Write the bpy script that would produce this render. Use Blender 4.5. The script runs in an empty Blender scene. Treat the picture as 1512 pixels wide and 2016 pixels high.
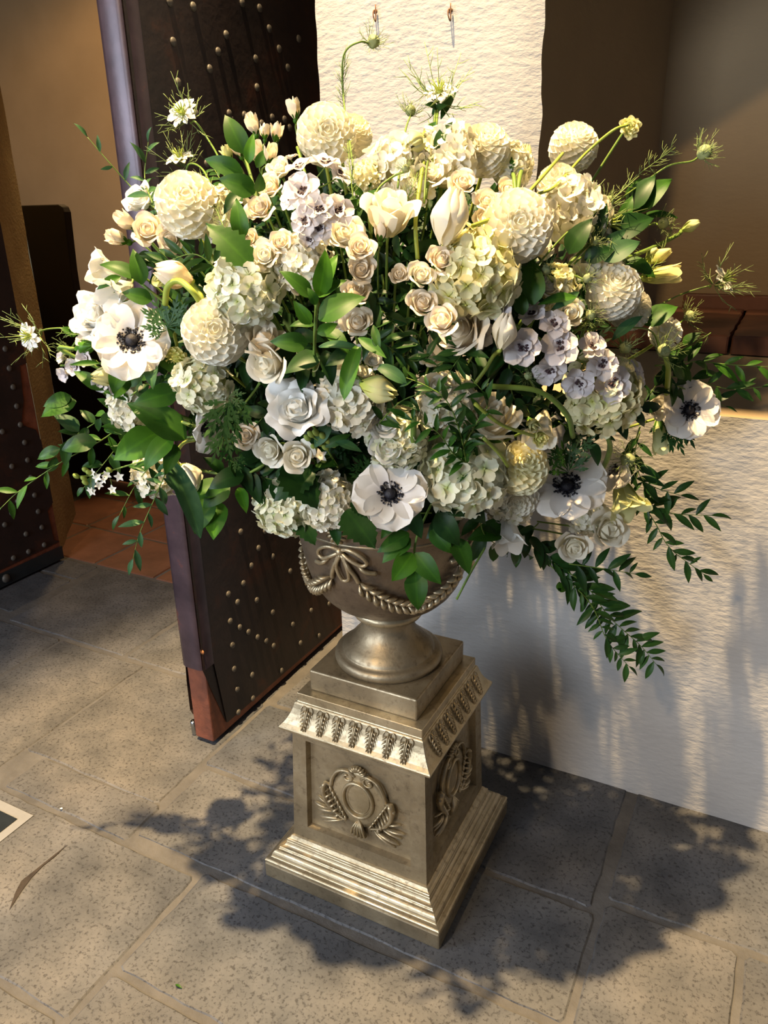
import bpy, math, random
import numpy as np
from mathutils import Vector, Matrix, noise
R_=random.Random(7)
D=bpy.data; SC=bpy.context.scene; COL=SC.collection
# ---------------------------------------------------------------- camera (X along the wall, Y into it, Z up)
EYE=np.array([0.,0.,1.55]); FPX=1501.9
CF=np.array([-.4299966,.82601578,-.36441852]); CR=np.array([.88991449,.45581511,-.01687547]); CU=np.array([-.15216807,.33155772,.93108236])
cam=D.objects.new('camera',D.cameras.new('camera')); COL.objects.link(cam)
cam.matrix_world=Matrix([[CR[0],CU[0],-CF[0],0],[CR[1],CU[1],-CF[1],0],[CR[2],CU[2],-CF[2],1.55],[0,0,0,1]])
cam.data.sensor_fit='VERTICAL'; cam.data.sensor_height=36; cam.data.sensor_width=27; cam.data.lens=FPX/2016*36
cam.data.clip_start=.05; cam.data.clip_end=60
SC.camera=cam
# ---------------------------------------------------------------- world, lights, exposure
w=D.worlds.new('world'); SC.world=w; w.use_nodes=True
w.node_tree.nodes['Background'].inputs[0].default_value=(.80,.84,1,1); w.node_tree.nodes['Background'].inputs[1].default_value=.09
def area(name,loc,aim,size,power,col,sy=None):
    l=D.lights.new(name,'AREA'); l.energy=power; l.color=col; l.size=size
    if sy: l.shape='RECTANGLE'; l.size_y=sy
    o=D.objects.new(name,l); COL.objects.link(o); o.location=loc
    o.rotation_euler=(Vector(aim)-Vector(loc)).to_track_quat('-Z','Y').to_euler(); return o
def spot(name,loc,aim,power,col,ang,rad,blend=.3):
    l=D.lights.new(name,'SPOT'); l.energy=power; l.color=col; l.spot_size=math.radians(ang); l.spot_blend=blend; l.shadow_soft_size=rad
    o=D.objects.new(name,l); COL.objects.link(o); o.location=loc
    o.rotation_euler=(Vector(aim)-Vector(loc)).to_track_quat('-Z','Y').to_euler(); return o
area('entrance_daylight',(-1.8,-3.2,1.8),(-.9,1.8,.8),1.0,104,(.80,.88,1.0),1.5)
area('side_daylight',(-3.4,-1.3,2.1),(-1.6,1.2,.4),1.2,72,(.76,.86,1.0),1.2)
spot('porch_spotlight',(-1.22,.70,6.0),(-.55,1.10,0),3700,(1.0,.71,.37),38,.05,.5)
area('porch_lantern',(-1.25,-1.2,3.2),(-.5,1.8,1.0),.14,34,(1.0,.70,.38))
spot('interior_lamp',(-3.9,3.6,3.1),(-4.0,4.9,1.0),115,(1.0,.64,.28),150,.12)
SC.view_settings.view_transform='Standard'; SC.view_settings.look='None'; SC.view_settings.exposure=.17; SC.view_settings.gamma=1
SC.view_settings.use_curve_mapping=False
SC.render.film_transparent=False
SC.cycles.max_bounces=6; SC.cycles.diffuse_bounces=3; SC.cycles.glossy_bounces=2; SC.cycles.transmission_bounces=3
# ---------------------------------------------------------------- helpers
def ray(u,v): return CF+CR*(u-756)/FPX-CU*(v-1008)/FPX
def at(u,v,w): return EYE+ray(u,v)*w
def on_s(u,v,s): r=ray(u,v); return EYE+r*(s/r[0])
def on_t(u,v,t): r=ray(u,v); return EYE+r*(t/r[1])
def on_z(u,v,z): r=ray(u,v); return EYE+r*((z-1.55)/r[2])
def mesh(name,V,F,mats=(),smooth=True,g=None):
    me=D.meshes.new(name); me.from_pydata([tuple(map(float,p)) for p in V],[],[tuple(f) for f in F])
    if smooth: me.polygons.foreach_set('use_smooth',[True]*len(me.polygons))
    for m in (mats if isinstance(mats,(list,tuple)) else [mats]): me.materials.append(m)
    if g is not None:
        a=me.attributes.new('g','FLOAT','POINT'); a.data.foreach_set('value',[float(x) for x in g])
    me.update(); return me
def obj(name,me,parent=None,M=None,kind=None,label=None,cat=None,group=None):
    o=D.objects.new(name,me); COL.objects.link(o)
    if parent is not None: o.parent=parent
    if M is not None: o.matrix_basis=M
    if kind:o['kind']=kind
    if label:o['label']=label
    if cat:o['category']=cat
    if group:o['group']=group
    return o
class MB:
    def __init__(s): s.V=[];s.F=[];s.g=[];s.m=[]
    def add(s,V,F,g=0.):
        n=len(s.V); s.V+=[tuple(map(float,p)) for p in V]; s.F+=[tuple(i+n for i in f) for f in F]
        s.g+=list(g) if hasattr(g,'__len__') else [g]*len(V)
        return s
    def box(s,a,b):
        x0,y0,z0=a;x1,y1,z1=b
        return s.add([(x0,y0,z0),(x1,y0,z0),(x1,y1,z0),(x0,y1,z0),(x0,y0,z1),(x1,y0,z1),(x1,y1,z1),(x0,y1,z1)],
            [(0,3,2,1),(4,5,6,7),(0,1,5,4),(1,2,6,5),(2,3,7,6),(3,0,4,7)])
    def tube(s,P,r,n=6,flat=1.,up=None,cap=True,g=0.):
        P=[np.array(p,float) for p in P]; m=len(P)
        rr=[r]*m if not hasattr(r,'__len__') else r
        V=[];F=[];u=None
        for i,p in enumerate(P):
            t=P[min(i+1,m-1)]-P[max(i-1,0)]; t=t/(np.linalg.norm(t)+1e-9)
            if u is None: u=np.array(up,float) if up is not None else (np.array([0,0,1.]) if abs(t[2])<.9 else np.array([1.,0,0]))
            a=np.cross(t,u); na=np.linalg.norm(a)
            if na<1e-5: a=np.cross(t,[.3,.5,.8]); na=np.linalg.norm(a)
            a/=na; b=np.cross(a,t); u=b if up is None else u
            for k in range(n):
                th=2*math.pi*k/n; V.append(p+a*math.cos(th)*rr[i]+b*math.sin(th)*rr[i]*flat)
        for i in range(m-1):
            for k in range(n): F.append((i*n+k,i*n+(k+1)%n,(i+1)*n+(k+1)%n,(i+1)*n+k))
        if cap: F.append(tuple(range(n))[::-1]); F.append(tuple((m-1)*n+k for k in range(n)))
        return s.add(V,F,g)
    def lathe(s,prof,n=48,c=(0,0)):
        V=[];F=[]
        for r,z in prof:
            for k in range(n):
                a=2*math.pi*k/n; V.append((c[0]+r*math.cos(a),c[1]+r*math.sin(a),z))
        for i in range(len(prof)-1):
            for k in range(n): F.append((i*n+k,i*n+(k+1)%n,(i+1)*n+(k+1)%n,(i+1)*n+k))
        F.append(tuple(range(n))[::-1]); F.append(tuple((len(prof)-1)*n+k for k in range(n)))
        return s.add(V,F)
    def sqlathe(s,prof,c=(0,0)):
        V=[];F=[]
        for h,z in prof:
            for a,b in ((-1,-1),(1,-1),(1,1),(-1,1)): V.append((c[0]+a*h,c[1]+b*h,z))
        for i in range(len(prof)-1):
            for k in range(4): F.append((i*4+k,i*4+(k+1)%4,(i+1)*4+(k+1)%4,(i+1)*4+k))
        F.append((3,2,1,0)); n=4*(len(prof)-1); F.append((n,n+1,n+2,n+3))
        return s.add(V,F)
    def ball(s,c,r,n=8,sc=(1,1,1),g=0.):
        V=[];F=[];m=max(4,n//2+1)
        for i in range(m+1):
            p=math.pi*i/m
            for k in range(n):
                a=2*math.pi*k/n; V.append((c[0]+r*sc[0]*math.sin(p)*math.cos(a),c[1]+r*sc[1]*math.sin(p)*math.sin(a),c[2]+r*sc[2]*math.cos(p)))
        for i in range(m):
            for k in range(n): F.append((i*n+k,(i+1)*n+k,(i+1)*n+(k+1)%n,i*n+(k+1)%n))
        return s.add(V,F,g)
    def me(s,name,mat,smooth=True,g=False): return mesh(name,s.V,s.F,mat,smooth,s.g if g else None)
def bevel(o,wd=.004,seg=2):
    m=o.modifiers.new('bevel','BEVEL'); m.width=wd; m.segments=seg; m.limit_method='ANGLE'; m.angle_limit=.6
def catmull(P,n=6):
    P=[np.array(p,float) for p in P]
    if len(P)<3:
        return [P[0]+(P[1]-P[0])*k/n for k in range(n+1)]
    Q=[2*P[0]-P[1]]+P+[2*P[-1]-P[-2]];out=[]
    for i in range(1,len(Q)-2):
        for k in range(n):
            t=k/n;a,b,c,d=Q[i-1:i+3]
            out.append(.5*((2*b)+(c-a)*t+(2*a-5*b+4*c-d)*t*t+(3*b-a-3*c+d)*t**3))
    out.append(P[-1]);return out
def frame(x,z,loc=(0,0,0),sc=1.):
    x=np.array(x,float);x/=np.linalg.norm(x)+1e-9;z=np.array(z,float);z=z-x*(z@x);nz=np.linalg.norm(z)
    if nz<1e-4: z=np.cross(x,[.2,.9,.4]);nz=np.linalg.norm(z)
    z/=nz;y=np.cross(z,x)
    return Matrix([[x[0]*sc,y[0]*sc,z[0]*sc,loc[0]],[x[1]*sc,y[1]*sc,z[1]*sc,loc[1]],[x[2]*sc,y[2]*sc,z[2]*sc,loc[2]],[0,0,0,1]])
def zframe(z,loc,sc=1.,roll=0.):
    z=np.array(z,float);z/=np.linalg.norm(z);x=np.cross([.13,.21,.97],z)
    if np.linalg.norm(x)<1e-3:x=np.array([1.,0,0])
    x/=np.linalg.norm(x);y=np.cross(z,x);x2=x*math.cos(roll)+y*math.sin(roll)
    return frame(x2,z,loc,sc)
# ---------------------------------------------------------------- materials
def nodes(name):
    m=D.materials.new(name); m.use_nodes=True; nt=m.node_tree; return m,nt,nt.nodes['Principled BSDF'],nt.nodes['Material Output']
def noise_node(nt,scale,detail=4,co=None,rough=.55):
    n=nt.nodes.new('ShaderNodeTexNoise'); n.inputs['Scale'].default_value=scale; n.inputs['Detail'].default_value=detail; n.inputs['Roughness'].default_value=rough
    if co is not None: nt.links.new(co,n.inputs['Vector'])
    return n
def ramp(nt,src,stops):
    r=nt.nodes.new('ShaderNodeValToRGB'); e=r.color_ramp.elements
    while len(e)<len(stops): e.new(.5)
    for i,(p,c) in enumerate(stops): e[i].position=p; e[i].color=(*c,1)
    nt.links.new(src,r.inputs[0]); return r
def bump(nt,b,src,strength,dist):
    n=nt.nodes.new('ShaderNodeBump'); n.inputs['Strength'].default_value=strength; n.inputs['Distance'].default_value=dist
    nt.links.new(src,n.inputs['Height']); nt.links.new(n.outputs[0],b.inputs['Normal']); return n
def mixc(nt,fac,a,b,mode='MIX'):
    n=nt.nodes.new('ShaderNodeMix'); n.data_type='RGBA'; n.blend_type=mode
    if hasattr(fac,'default_value') or hasattr(fac,'links'): nt.links.new(fac,n.inputs[0])
    else: n.inputs[0].default_value=fac
    for s,i in ((a,6),(b,7)):
        if hasattr(s,'links'): nt.links.new(s,n.inputs[i])
        else: n.inputs[i].default_value=(*s,1)
    return n.outputs[2]
def geo(nt): return nt.nodes.new('ShaderNodeNewGeometry').outputs['Position']
def gen_mat(name,stops,scale,rough=.8,metal=0,bs=.3,bd=.01,bscale=None,detail=6,obj_var=0,spec=.5):
    m,nt,b,_=nodes(name); p=geo(nt); n=noise_node(nt,scale,detail,p,.6); r=ramp(nt,n.outputs[0],stops); c=r.outputs[0]
    if obj_var:
        oi=nt.nodes.new('ShaderNodeObjectInfo'); rr=ramp(nt,oi.outputs['Random'],[(0,(1-obj_var,)*3),(1,(1,1,1))]); c=mixc(nt,1.,c,rr.outputs[0],'MULTIPLY')
    nt.links.new(c,b.inputs['Base Color']); b.inputs['Roughness'].default_value=rough; b.inputs['Metallic'].default_value=metal
    b.inputs['Specular IOR Level'].default_value=spec
    n2=noise_node(nt,bscale or scale*3,6,p,.65); bump(nt,b,n2.outputs[0],bs,bd); return m
def petal_mat(name,base,tip,p0=.0,p1=.75,trans=.22,rough=.6,var=.06,vein=0):
    m,nt,b,out=nodes(name); a=nt.nodes.new('ShaderNodeAttribute'); a.attribute_name='g'
    r=ramp(nt,a.outputs['Fac'],[(p0,base),(p1,tip)]); c=r.outputs[0]
    oi=nt.nodes.new('ShaderNodeObjectInfo'); rr=ramp(nt,oi.outputs['Random'],[(0,(1-var,1-var,1-var*1.6)),(1,(1,1,1))]); c=mixc(nt,1.,c,rr.outputs[0],'MULTIPLY')
    nt.links.new(c,b.inputs['Base Color']); b.inputs['Roughness'].default_value=rough; b.inputs['Specular IOR Level'].default_value=.25
    n=noise_node(nt,220,3,geo(nt)); bump(nt,b,n.outputs[0],.18,.001)
    t=nt.nodes.new('ShaderNodeBsdfTranslucent'); nt.links.new(c,t.inputs['Color'])
    mx=nt.nodes.new('ShaderNodeMixShader'); mx.inputs[0].default_value=trans
    nt.links.new(b.outputs[0],mx.inputs[1]); nt.links.new(t.outputs[0],mx.inputs[2]); nt.links.new(mx.outputs[0],out.inputs['Surface']); return m
def leaf_mat(name,c0,c1,rough=.48,trans=.16,var=.35,spec=.28):
    m,nt,b,out=nodes(name); oi=nt.nodes.new('ShaderNodeObjectInfo')
    n=noise_node(nt,30,3,geo(nt)); r=ramp(nt,n.outputs[0],[(.3,c0),(.75,c1)]); rr=ramp(nt,oi.outputs['Random'],[(0,(1-var,)*3),(1,(1,1,.95))])
    c=mixc(nt,1.,r.outputs[0],rr.outputs[0],'MULTIPLY')
    a=nt.nodes.new('ShaderNodeAttribute'); a.attribute_name='g'
    v=ramp(nt,a.outputs['Fac'],[(0,(1.,1.,1.)),(.85,(1.,1.,1.)),(1,(1.35,1.3,1.1))]); c=mixc(nt,1.,c,v.outputs[0],'MULTIPLY')
    nt.links.new(c,b.inputs['Base Color']); b.inputs['Roughness'].default_value=rough; b.inputs['Specular IOR Level'].default_value=spec
    t=nt.nodes.new('ShaderNodeBsdfTranslucent'); nt.links.new(c,t.inputs['Color'])
    mx=nt.nodes.new('ShaderNodeMixShader'); mx.inputs[0].default_value=trans
    nt.links.new(b.outputs[0],mx.inputs[1]); nt.links.new(t.outputs[0],mx.inputs[2]); nt.links.new(mx.outputs[0],out.inputs['Surface']); return m
def stone_mat():
    m,nt,b,_=nodes('slab_stone'); p=geo(nt)
    n=noise_node(nt,5.5,8,p,.62); big=noise_node(nt,1.3,2,p); pit=noise_node(nt,105,5,p,.68)
    r=ramp(nt,n.outputs[0],[(.30,(.055,.059,.066)),(.50,(.102,.106,.112)),(.74,(.165,.165,.167))])
    r2=ramp(nt,big.outputs[0],[(.38,(.80,.84,.92)),(.62,(1.08,1.0,.90))]); c=mixc(nt,1.,r.outputs[0],r2.outputs[0],'MULTIPLY')
    r3=ramp(nt,pit.outputs[0],[(.36,(.38,.37,.38)),(.47,(1,1,1))]); c=mixc(nt,.9,c,r3.outputs[0],'MULTIPLY')
    oi=nt.nodes.new('ShaderNodeObjectInfo'); rr=ramp(nt,oi.outputs['Random'],[(0,(.86,.86,.88)),(1,(1.08,1.05,1.0))]); c=mixc(nt,1.,c,rr.outputs[0],'MULTIPLY')
    nt.links.new(c,b.inputs['Base Color']); b.inputs['Roughness'].default_value=.62; b.inputs['Specular IOR Level'].default_value=.4
    ad=nt.nodes.new('ShaderNodeMath'); ad.operation='ADD'; nt.links.new(r3.outputs[0],ad.inputs[0]); nt.links.new(n.outputs[0],ad.inputs[1])
    bump(nt,b,ad.outputs[0],.35,.004); return m
M_STONE=stone_mat()
M_MORTAR=gen_mat('mortar',[(.3,(.07,.066,.062)),(.7,(.125,.117,.108))],9,.9,bs=.5,bd=.006,bscale=60)
M_TERRA=gen_mat('terracotta',[(.3,(.14,.055,.03)),(.7,(.25,.10,.055))],6,.5,bs=.2,bd=.003,bscale=50,obj_var=.18)
def plaster(name,c0,c1,bs=.42):
    m,nt,b,_=nodes(name); p=geo(nt); n=noise_node(nt,3,5,p); r=ramp(nt,n.outputs[0],[(.3,c0),(.7,c1)]); nt.links.new(r.outputs[0],b.inputs['Base Color'])
    b.inputs['Roughness'].default_value=.85; b.inputs['Specular IOR Level'].default_value=.2
    mp=nt.nodes.new('ShaderNodeMapping'); mp.inputs['Scale'].default_value=(1,1,2.2); nt.links.new(p,mp.inputs['Vector'])
    n2=noise_node(nt,34,5,mp.outputs[0],.55); n3=noise_node(nt,9,3,p)
    ad=nt.nodes.new('ShaderNodeMath'); ad.operation='MULTIPLY_ADD'; ad.inputs[1].default_value=.6; nt.links.new(n3.outputs[0],ad.inputs[0]); nt.links.new(n2.outputs[0],ad.inputs[2])
    bump(nt,b,ad.outputs[0],bs,.008); return m
M_WHITE=plaster('white_plaster',(.41,.398,.38),(.49,.477,.455))
M_TAN=plaster('tan_plaster',(.36,.27,.16),(.42,.31,.18),.3)
M_OCHRE=plaster('ochre_plaster',(.42,.28,.14),(.46,.31,.16),.12)
def door_mat():
    m,nt,b,_=nodes('door_sheet_metal'); p=geo(nt)
    n=noise_node(nt,5,7,p,.65); r=ramp(nt,n.outputs[0],[(.35,(.012,.008,.010)),(.56,(.024,.014,.014)),(.68,(.06,.02,.012)),(.80,(.20,.055,.018))])
    nt.links.new(r.outputs[0],b.inputs['Base Color']); b.inputs['Roughness'].default_value=.55; b.inputs['Metallic'].default_value=.1
    n2=noise_node(nt,30,5,p); bump(nt,b,n2.outputs[0],.3,.004); return m
M_DOOR=door_mat()
M_EDGE=gen_mat('door_edge_metal',[(.35,(.035,.024,.034)),(.6,(.062,.042,.056)),(.72,(.20,.055,.03))],9,.36,.3,.15,.003)
M_STUD=gen_mat('stud_metal',[(.3,(.07,.062,.055)),(.7,(.13,.12,.105))],20,.55,.2,.1,.001)
M_WOOD=gen_mat('red_painted_wood',[(.3,(.09,.028,.016)),(.6,(.20,.06,.03)),(.8,(.28,.10,.05))],14,.6,bs=.4,bd=.004)
M_PEW=gen_mat('dark_pew_wood',[(.3,(.005,.003,.003)),(.7,(.010,.006,.004))],8,.75,bs=.1,bd=.002)
M_CHROME=gen_mat('bolt_steel',[(.3,(.3,.33,.36)),(.7,(.45,.48,.52))],20,.25,1.,.05,.001)
M_BLACK=gen_mat('dark_plate',[(.3,(.012,.016,.02)),(.7,(.02,.026,.032))],10,.35,0,.05,.001)
M_PALE=gen_mat('pale_border',[(.3,(.20,.20,.20)),(.7,(.26,.26,.26))],10,.6,0,.05,.001)
M_RUST=gen_mat('rusty_wire',[(.3,(.12,.06,.03)),(.7,(.25,.13,.07))],30,.8,.3,.2,.001)
def gold_mat(name,c0,c1,c2,rough=.42,metal=.72):
    m,nt,b,_=nodes(name); p=geo(nt); n=noise_node(nt,7,7,p,.62); f=noise_node(nt,60,5,p,.7)
    r=ramp(nt,n.outputs[0],[(.3,c0),(.52,c1),(.72,c2)]); r2=ramp(nt,f.outputs[0],[(.33,(.55,.5,.45)),(.46,(1,1,1))]); c=mixc(nt,.7,r.outputs[0],r2.outputs[0],'MULTIPLY')
    nt.links.new(c,b.inputs['Base Color']); b.inputs['Metallic'].default_value=metal
    rr=ramp(nt,f.outputs[0],[(.3,(rough+.15,)*3),(.7,(rough-.06,)*3)]); nt.links.new(rr.outputs[0],b.inputs['Roughness'])
    bump(nt,b,f.outputs[0],.25,.0025); return m
M_GOLD=gold_mat('antique_gold',(.20,.16,.10),(.34,.275,.175),(.50,.42,.28))
M_GOLDHI=gold_mat('bright_gold_relief',(.30,.24,.14),(.50,.41,.26),(.66,.56,.38),.36)
M_BRONZE=gold_mat('bronze_urn',(.14,.105,.075),(.23,.18,.125),(.33,.265,.18),.40)
# petals / leaves
P_DAHL=petal_mat('dahlia_petal',(.84,.80,.56),(.95,.92,.80),.0,.55)
P_DAHY=petal_mat('yellow_dahlia_petal',(.84,.77,.36),(.94,.90,.64),.0,.7)
P_ROSE=petal_mat('peach_rose_petal',(.88,.70,.46),(.95,.86,.70),.0,.8)
P_CREAM=petal_mat('cream_rose_petal',(.88,.80,.55),(.95,.90,.76),.0,.7)
P_WHITE=petal_mat('white_petal',(.85,.85,.68),(.95,.94,.90),.0,.5)
P_GREENW=petal_mat('hydrangea_petal',(.55,.64,.24),(.92,.92,.74),.0,.5,var=.14)
P_HYDY=petal_mat('yellow_hydrangea_petal',(.55,.58,.14),(.88,.85,.56),.0,.55,var=.16)
P_HYDC=petal_mat('cream_hydrangea_petal',(.80,.77,.46),(.95,.92,.79),.0,.5,var=.1)
P_LILAC=petal_mat('lilac_petal',(.82,.77,.74),(.83,.78,.80),.0,.5,var=.1)
P_ANEM=petal_mat('anemone_petal',(.88,.85,.85),(.95,.91,.85),.0,.6,trans=.3,var=.05)
P_YEL=petal_mat('yellow_bud_petal',(.50,.62,.08),(.86,.80,.38),.0,.7)
P_GBUD=petal_mat('green_bud_petal',(.36,.46,.10),(.78,.78,.42),.0,.9)
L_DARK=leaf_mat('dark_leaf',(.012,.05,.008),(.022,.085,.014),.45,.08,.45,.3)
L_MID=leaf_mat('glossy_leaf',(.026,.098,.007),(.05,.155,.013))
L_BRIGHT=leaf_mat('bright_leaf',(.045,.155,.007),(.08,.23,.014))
L_BLUE=leaf_mat('blue_green_leaf',(.035,.11,.04),(.065,.17,.065),.5)
L_VINE=leaf_mat('vine_leaf',(.02,.070,.012),(.042,.120,.02),.42)
L_STEM=leaf_mat('stem_green',(.13,.22,.04),(.20,.31,.06),.45,.0,.2)
L_STEMY=leaf_mat('yellow_green_stem',(.28,.36,.05),(.38,.46,.09),.45,.0,.2)
L_THREAD=leaf_mat('thread_green',(.20,.29,.09),(.30,.38,.14),.6,.0,.3)
L_POD=leaf_mat('pod_green',(.26,.32,.14),(.38,.42,.22),.6,.0,.2)
M_INK=gen_mat('anemone_eye',[(.3,(.004,.004,.008)),(.7,(.010,.009,.018))],90,.5,bs=.6,bd=.002,bscale=400)
M_DUSK=gen_mat('delphinium_eye',[(.3,(.04,.018,.025)),(.7,(.09,.05,.05))],90,.7,bs=.5,bd=.002)
# ================================================================ THE SETTING
def slab_mesh(name,x0,y0,x1,y1,mat,rnd=.02,jit=.004,zt=0.,th=.03,seed=0,pts=None):
    rr=random.Random(seed); out=[]
    c=[(x0,y0),(x1,y0),(x1,y1),(x0,y1)]
    for i in range(4):
        a=np.array(c[i]);b=np.array(c[(i+1)%4]);L=np.linalg.norm(b-a);d=(b-a)/L;nrm=np.array([-d[1],d[0]]);n=max(3,min(26,int(L/.035)))
        q=rnd*rr.uniform(.5,1.5)
        for k in range(n+1):
            f=q/L+(1-2*q/L)*k/n; p=a+d*L*f
            if 0<k<n: p=p+nrm*(noise.noise(Vector((p[0]*16,p[1]*16,seed)))*jit*1.6+jit*.3)
            out.append(p)
    ctr=np.mean(out,axis=0);V=[];n=len(out)
    for p in out: V.append((p[0],p[1],zt-th))
    for p in out: V.append((p[0],p[1],zt-.005))
    for p in out:
        q=p+(ctr-p)/np.linalg.norm(ctr-p)*.006; V.append((q[0],q[1],zt-.0008+noise.noise(Vector((q[0]*6,q[1]*6,3)))*.0012))
    F=[tuple(n*2+k for k in range(n))]
    for l in range(2):
        for k in range(n): F.append((l*n+k,l*n+(k+1)%n,(l+1)*n+(k+1)%n,(l+1)*n+k))
    return mesh(name,V,F,mat,False)
mb=MB(); mb.add([(-7,-4.5,-.004),(3,-4.5,-.004),(3,7,-.004),(-7,7,-.004)],[(0,1,2,3)])
floor=obj('floor',mb.me('floor',M_MORTAR,False),kind='structure')
G=.011
SL=[(-1.915,1.225,-1.385,1.742),(-1.835,1.085,-1.365,1.215),(-2.345,1.075,-1.93,1.742),(-1.93,.665,-1.118,1.062),(-2.5,.665,-1.955,1.062),(-1.95,.10,-1.125,.645),
 (-1.095,.80,-.19,1.085),(-1.095,.2,-.19,.775),(-1.345,1.115,-.19,1.395),(-1.365,1.42,-.85,1.745),(-.82,1.42,-.205,1.87),(-1.345,1.77,-1.16,2.30),
 (-.165,1.465,.60,1.87),(-.165,.9,.115,1.44),(.14,.9,.9,1.44),(-.165,.2,.6,.88),
 (-2.69,1.77,-2.055,2.30),(-2.03,1.77,-1.39,2.30),(-3.0,2.165,-2.75,2.30),(-3.2,1.82,-2.75,2.14),(-3.2,1.3,-2.365,1.742),(-3.1,.7,-2.52,1.28),(-2.48,1.09,-2.36,1.28)]
for i,(a,b,c,d) in enumerate(SL[:-1]):
    obj('slab',slab_mesh('slab',a-.006,b-.005,c+.006,d+.005,M_STONE,.009,.0035,seed=i),floor)
m=MB(); m.add([tuple(on_z(u,v,.0012)) for u,v in [(134,1661),(108,1686),(84,1705),(62,1728),(44,1752),(18,1792),(30,1757),(42,1734),(56,1716),(80,1699),(104,1680)]],[tuple(range(8))]); obj('gouge',m.me('gouge',gen_mat('gouge_dirt',[(.3,(.02,.014,.01)),(.7,(.05,.036,.025))],40,.9),False),floor,label='dark gouge worn into the large pale slab')
tx=[-3.54,-3.165,-2.79,-2.413,-2.04,-1.665]
for j,ty in enumerate([2.318,2.66,3.03,3.40,3.77]):
    for i,x in enumerate(tx):
        off=0 if j==0 else -.04*j
        obj('tile',slab_mesh('tile',x+off+.006,ty+.006,x+off+.369,ty+(.335 if j==0 else .364),M_TERRA,.008,.0015,zt=.001,seed=40+i+j*9),floor)
def dis(p,a=.0022):
    v=Vector(p); q=Vector((p[0]*7,p[1]*7,p[2]*7)); r=Vector((p[0]*2.1,p[1]*2.1,p[2]*2.1+9))
    f=noise.noise_vector(q)*a+noise.noise_vector(r)*a*1.4
    return (p[0]+f.x,p[1]+f.y,p[2]+f.z*.6)
def patch(mb,p00,p10,p11,p01,nu,nv,curve=None,a=.0022):
    p00,p10,p11,p01=[np.array(p,float) for p in (p00,p10,p11,p01)];V=[];F=[]
    for j in range(nv+1):
        for i in range(nu+1):
            u=i/nu;v=j/nv;p=(p00*(1-u)+p10*u)*(1-v)+(p01*(1-u)+p11*u)*v
            if curve is not None: p=p+curve(u,v)
            V.append(dis(p,a))
    for j in range(nv):
        for i in range(nu): F.append((j*(nu+1)+i,j*(nu+1)+i+1,(j+1)*(nu+1)+i+1,(j+1)*(nu+1)+i))
    mb.add(V,F)
WT=1.857; WL=-1.128; NL=-.567; SZ=1.108
m=MB()
patch(m,(WL,WT,-.01),(1.6,WT,-.01),(1.6,WT,SZ),(WL,WT,SZ),110,46)
patch(m,(WL,WT,SZ),(NL,WT,SZ),(NL+.02,WT,3.0),(WL,WT,3.0),34,130,lambda u,v: np.array([(u**6)*(.006*noise.noise(Vector((0,3,v*34)))+.012*noise.noise(Vector((1,3,v*11)))),0,0])+np.array([-((1-u)**8)*.008*noise.noise(Vector((5,3,v*22))),.012*u**14,0]))
patch(m,(NL,WT,2.03),(.05,WT,2.43),(.05,WT,3.0),(NL,WT,3.0),40,30)
patch(m,(.05,WT,2.43),(1.6,WT,2.43),(1.6,WT,3.0),(.05,WT,3.0),60,20)
patch(m,(NL,WT,2.03),(NL,WT+.3,2.03),(.05,WT+.3,2.43),(.05,WT,2.43),8,30)
patch(m,(WL,WT+.6,-.01),(WL,WT,-.01),(WL,WT,3.0),(WL,WT+.6,3.0),16,90)
patch(m,(1.6,WT,-.01),(1.6,2.9,-.01),(1.6,2.9,3),(1.6,WT,3),6,12)
wall=obj('wall_right',m.me('wall_right',M_WHITE),kind='structure')
m=MB()
patch(m,(NL,WT,SZ),(1.6,WT,SZ),(1.6,2.1,1.212),(NL,2.1,1.212),80,8)
patch(m,(NL-.022,WT+.014,1.08),(-.43,2.7,1.08),(-.43,2.7,2.5),(NL-.022,WT+.014,2.5),30,60,lambda u,v: np.array([-.03*math.sin(math.pi*u),0,0]))
patch(m,(-.46,2.7,1.1),(1.6,2.7,1.1),(1.6,2.7,2.7),(-.46,2.7,2.7),60,46)
patch(m,(NL,WT+.28,2.6),(NL,2.75,2.6),(1.6,2.75,2.6),(1.6,WT+.28,2.6),14,30)
obj('wall_niche',m.me('wall_niche',M_TAN),kind='structure')
m=MB(); m.box((-.5,2.08,1.15),(1.6,2.70,1.208)); sill=obj('trim_1',m.me('trim_1',M_TAN,False),kind='structure')
for i in range(3):
    x=-.85+i*.74
    o=obj('tile',slab_mesh('tile',max(x,-.47),2.075,x+.733,2.655,M_TERRA,.006,.003,zt=1.258,th=.046,seed=90+i),sill)
for i in range(6):
    x=-.30+i*.352
    obj('brick',slab_mesh('brick',x,2.657,x+.344,2.70,M_TERRA,.004,.001,zt=1.297,th=.045,seed=70+i),sill)
m=MB(); m.box((-.64,1.548,2.47),(1.6,1.862,2.56)); obj('spotlight_blocker',m.me('spotlight_blocker',M_WHITE,False),kind='structure')  # unseen slab added above the niche to keep the spotlight off the sill
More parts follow.
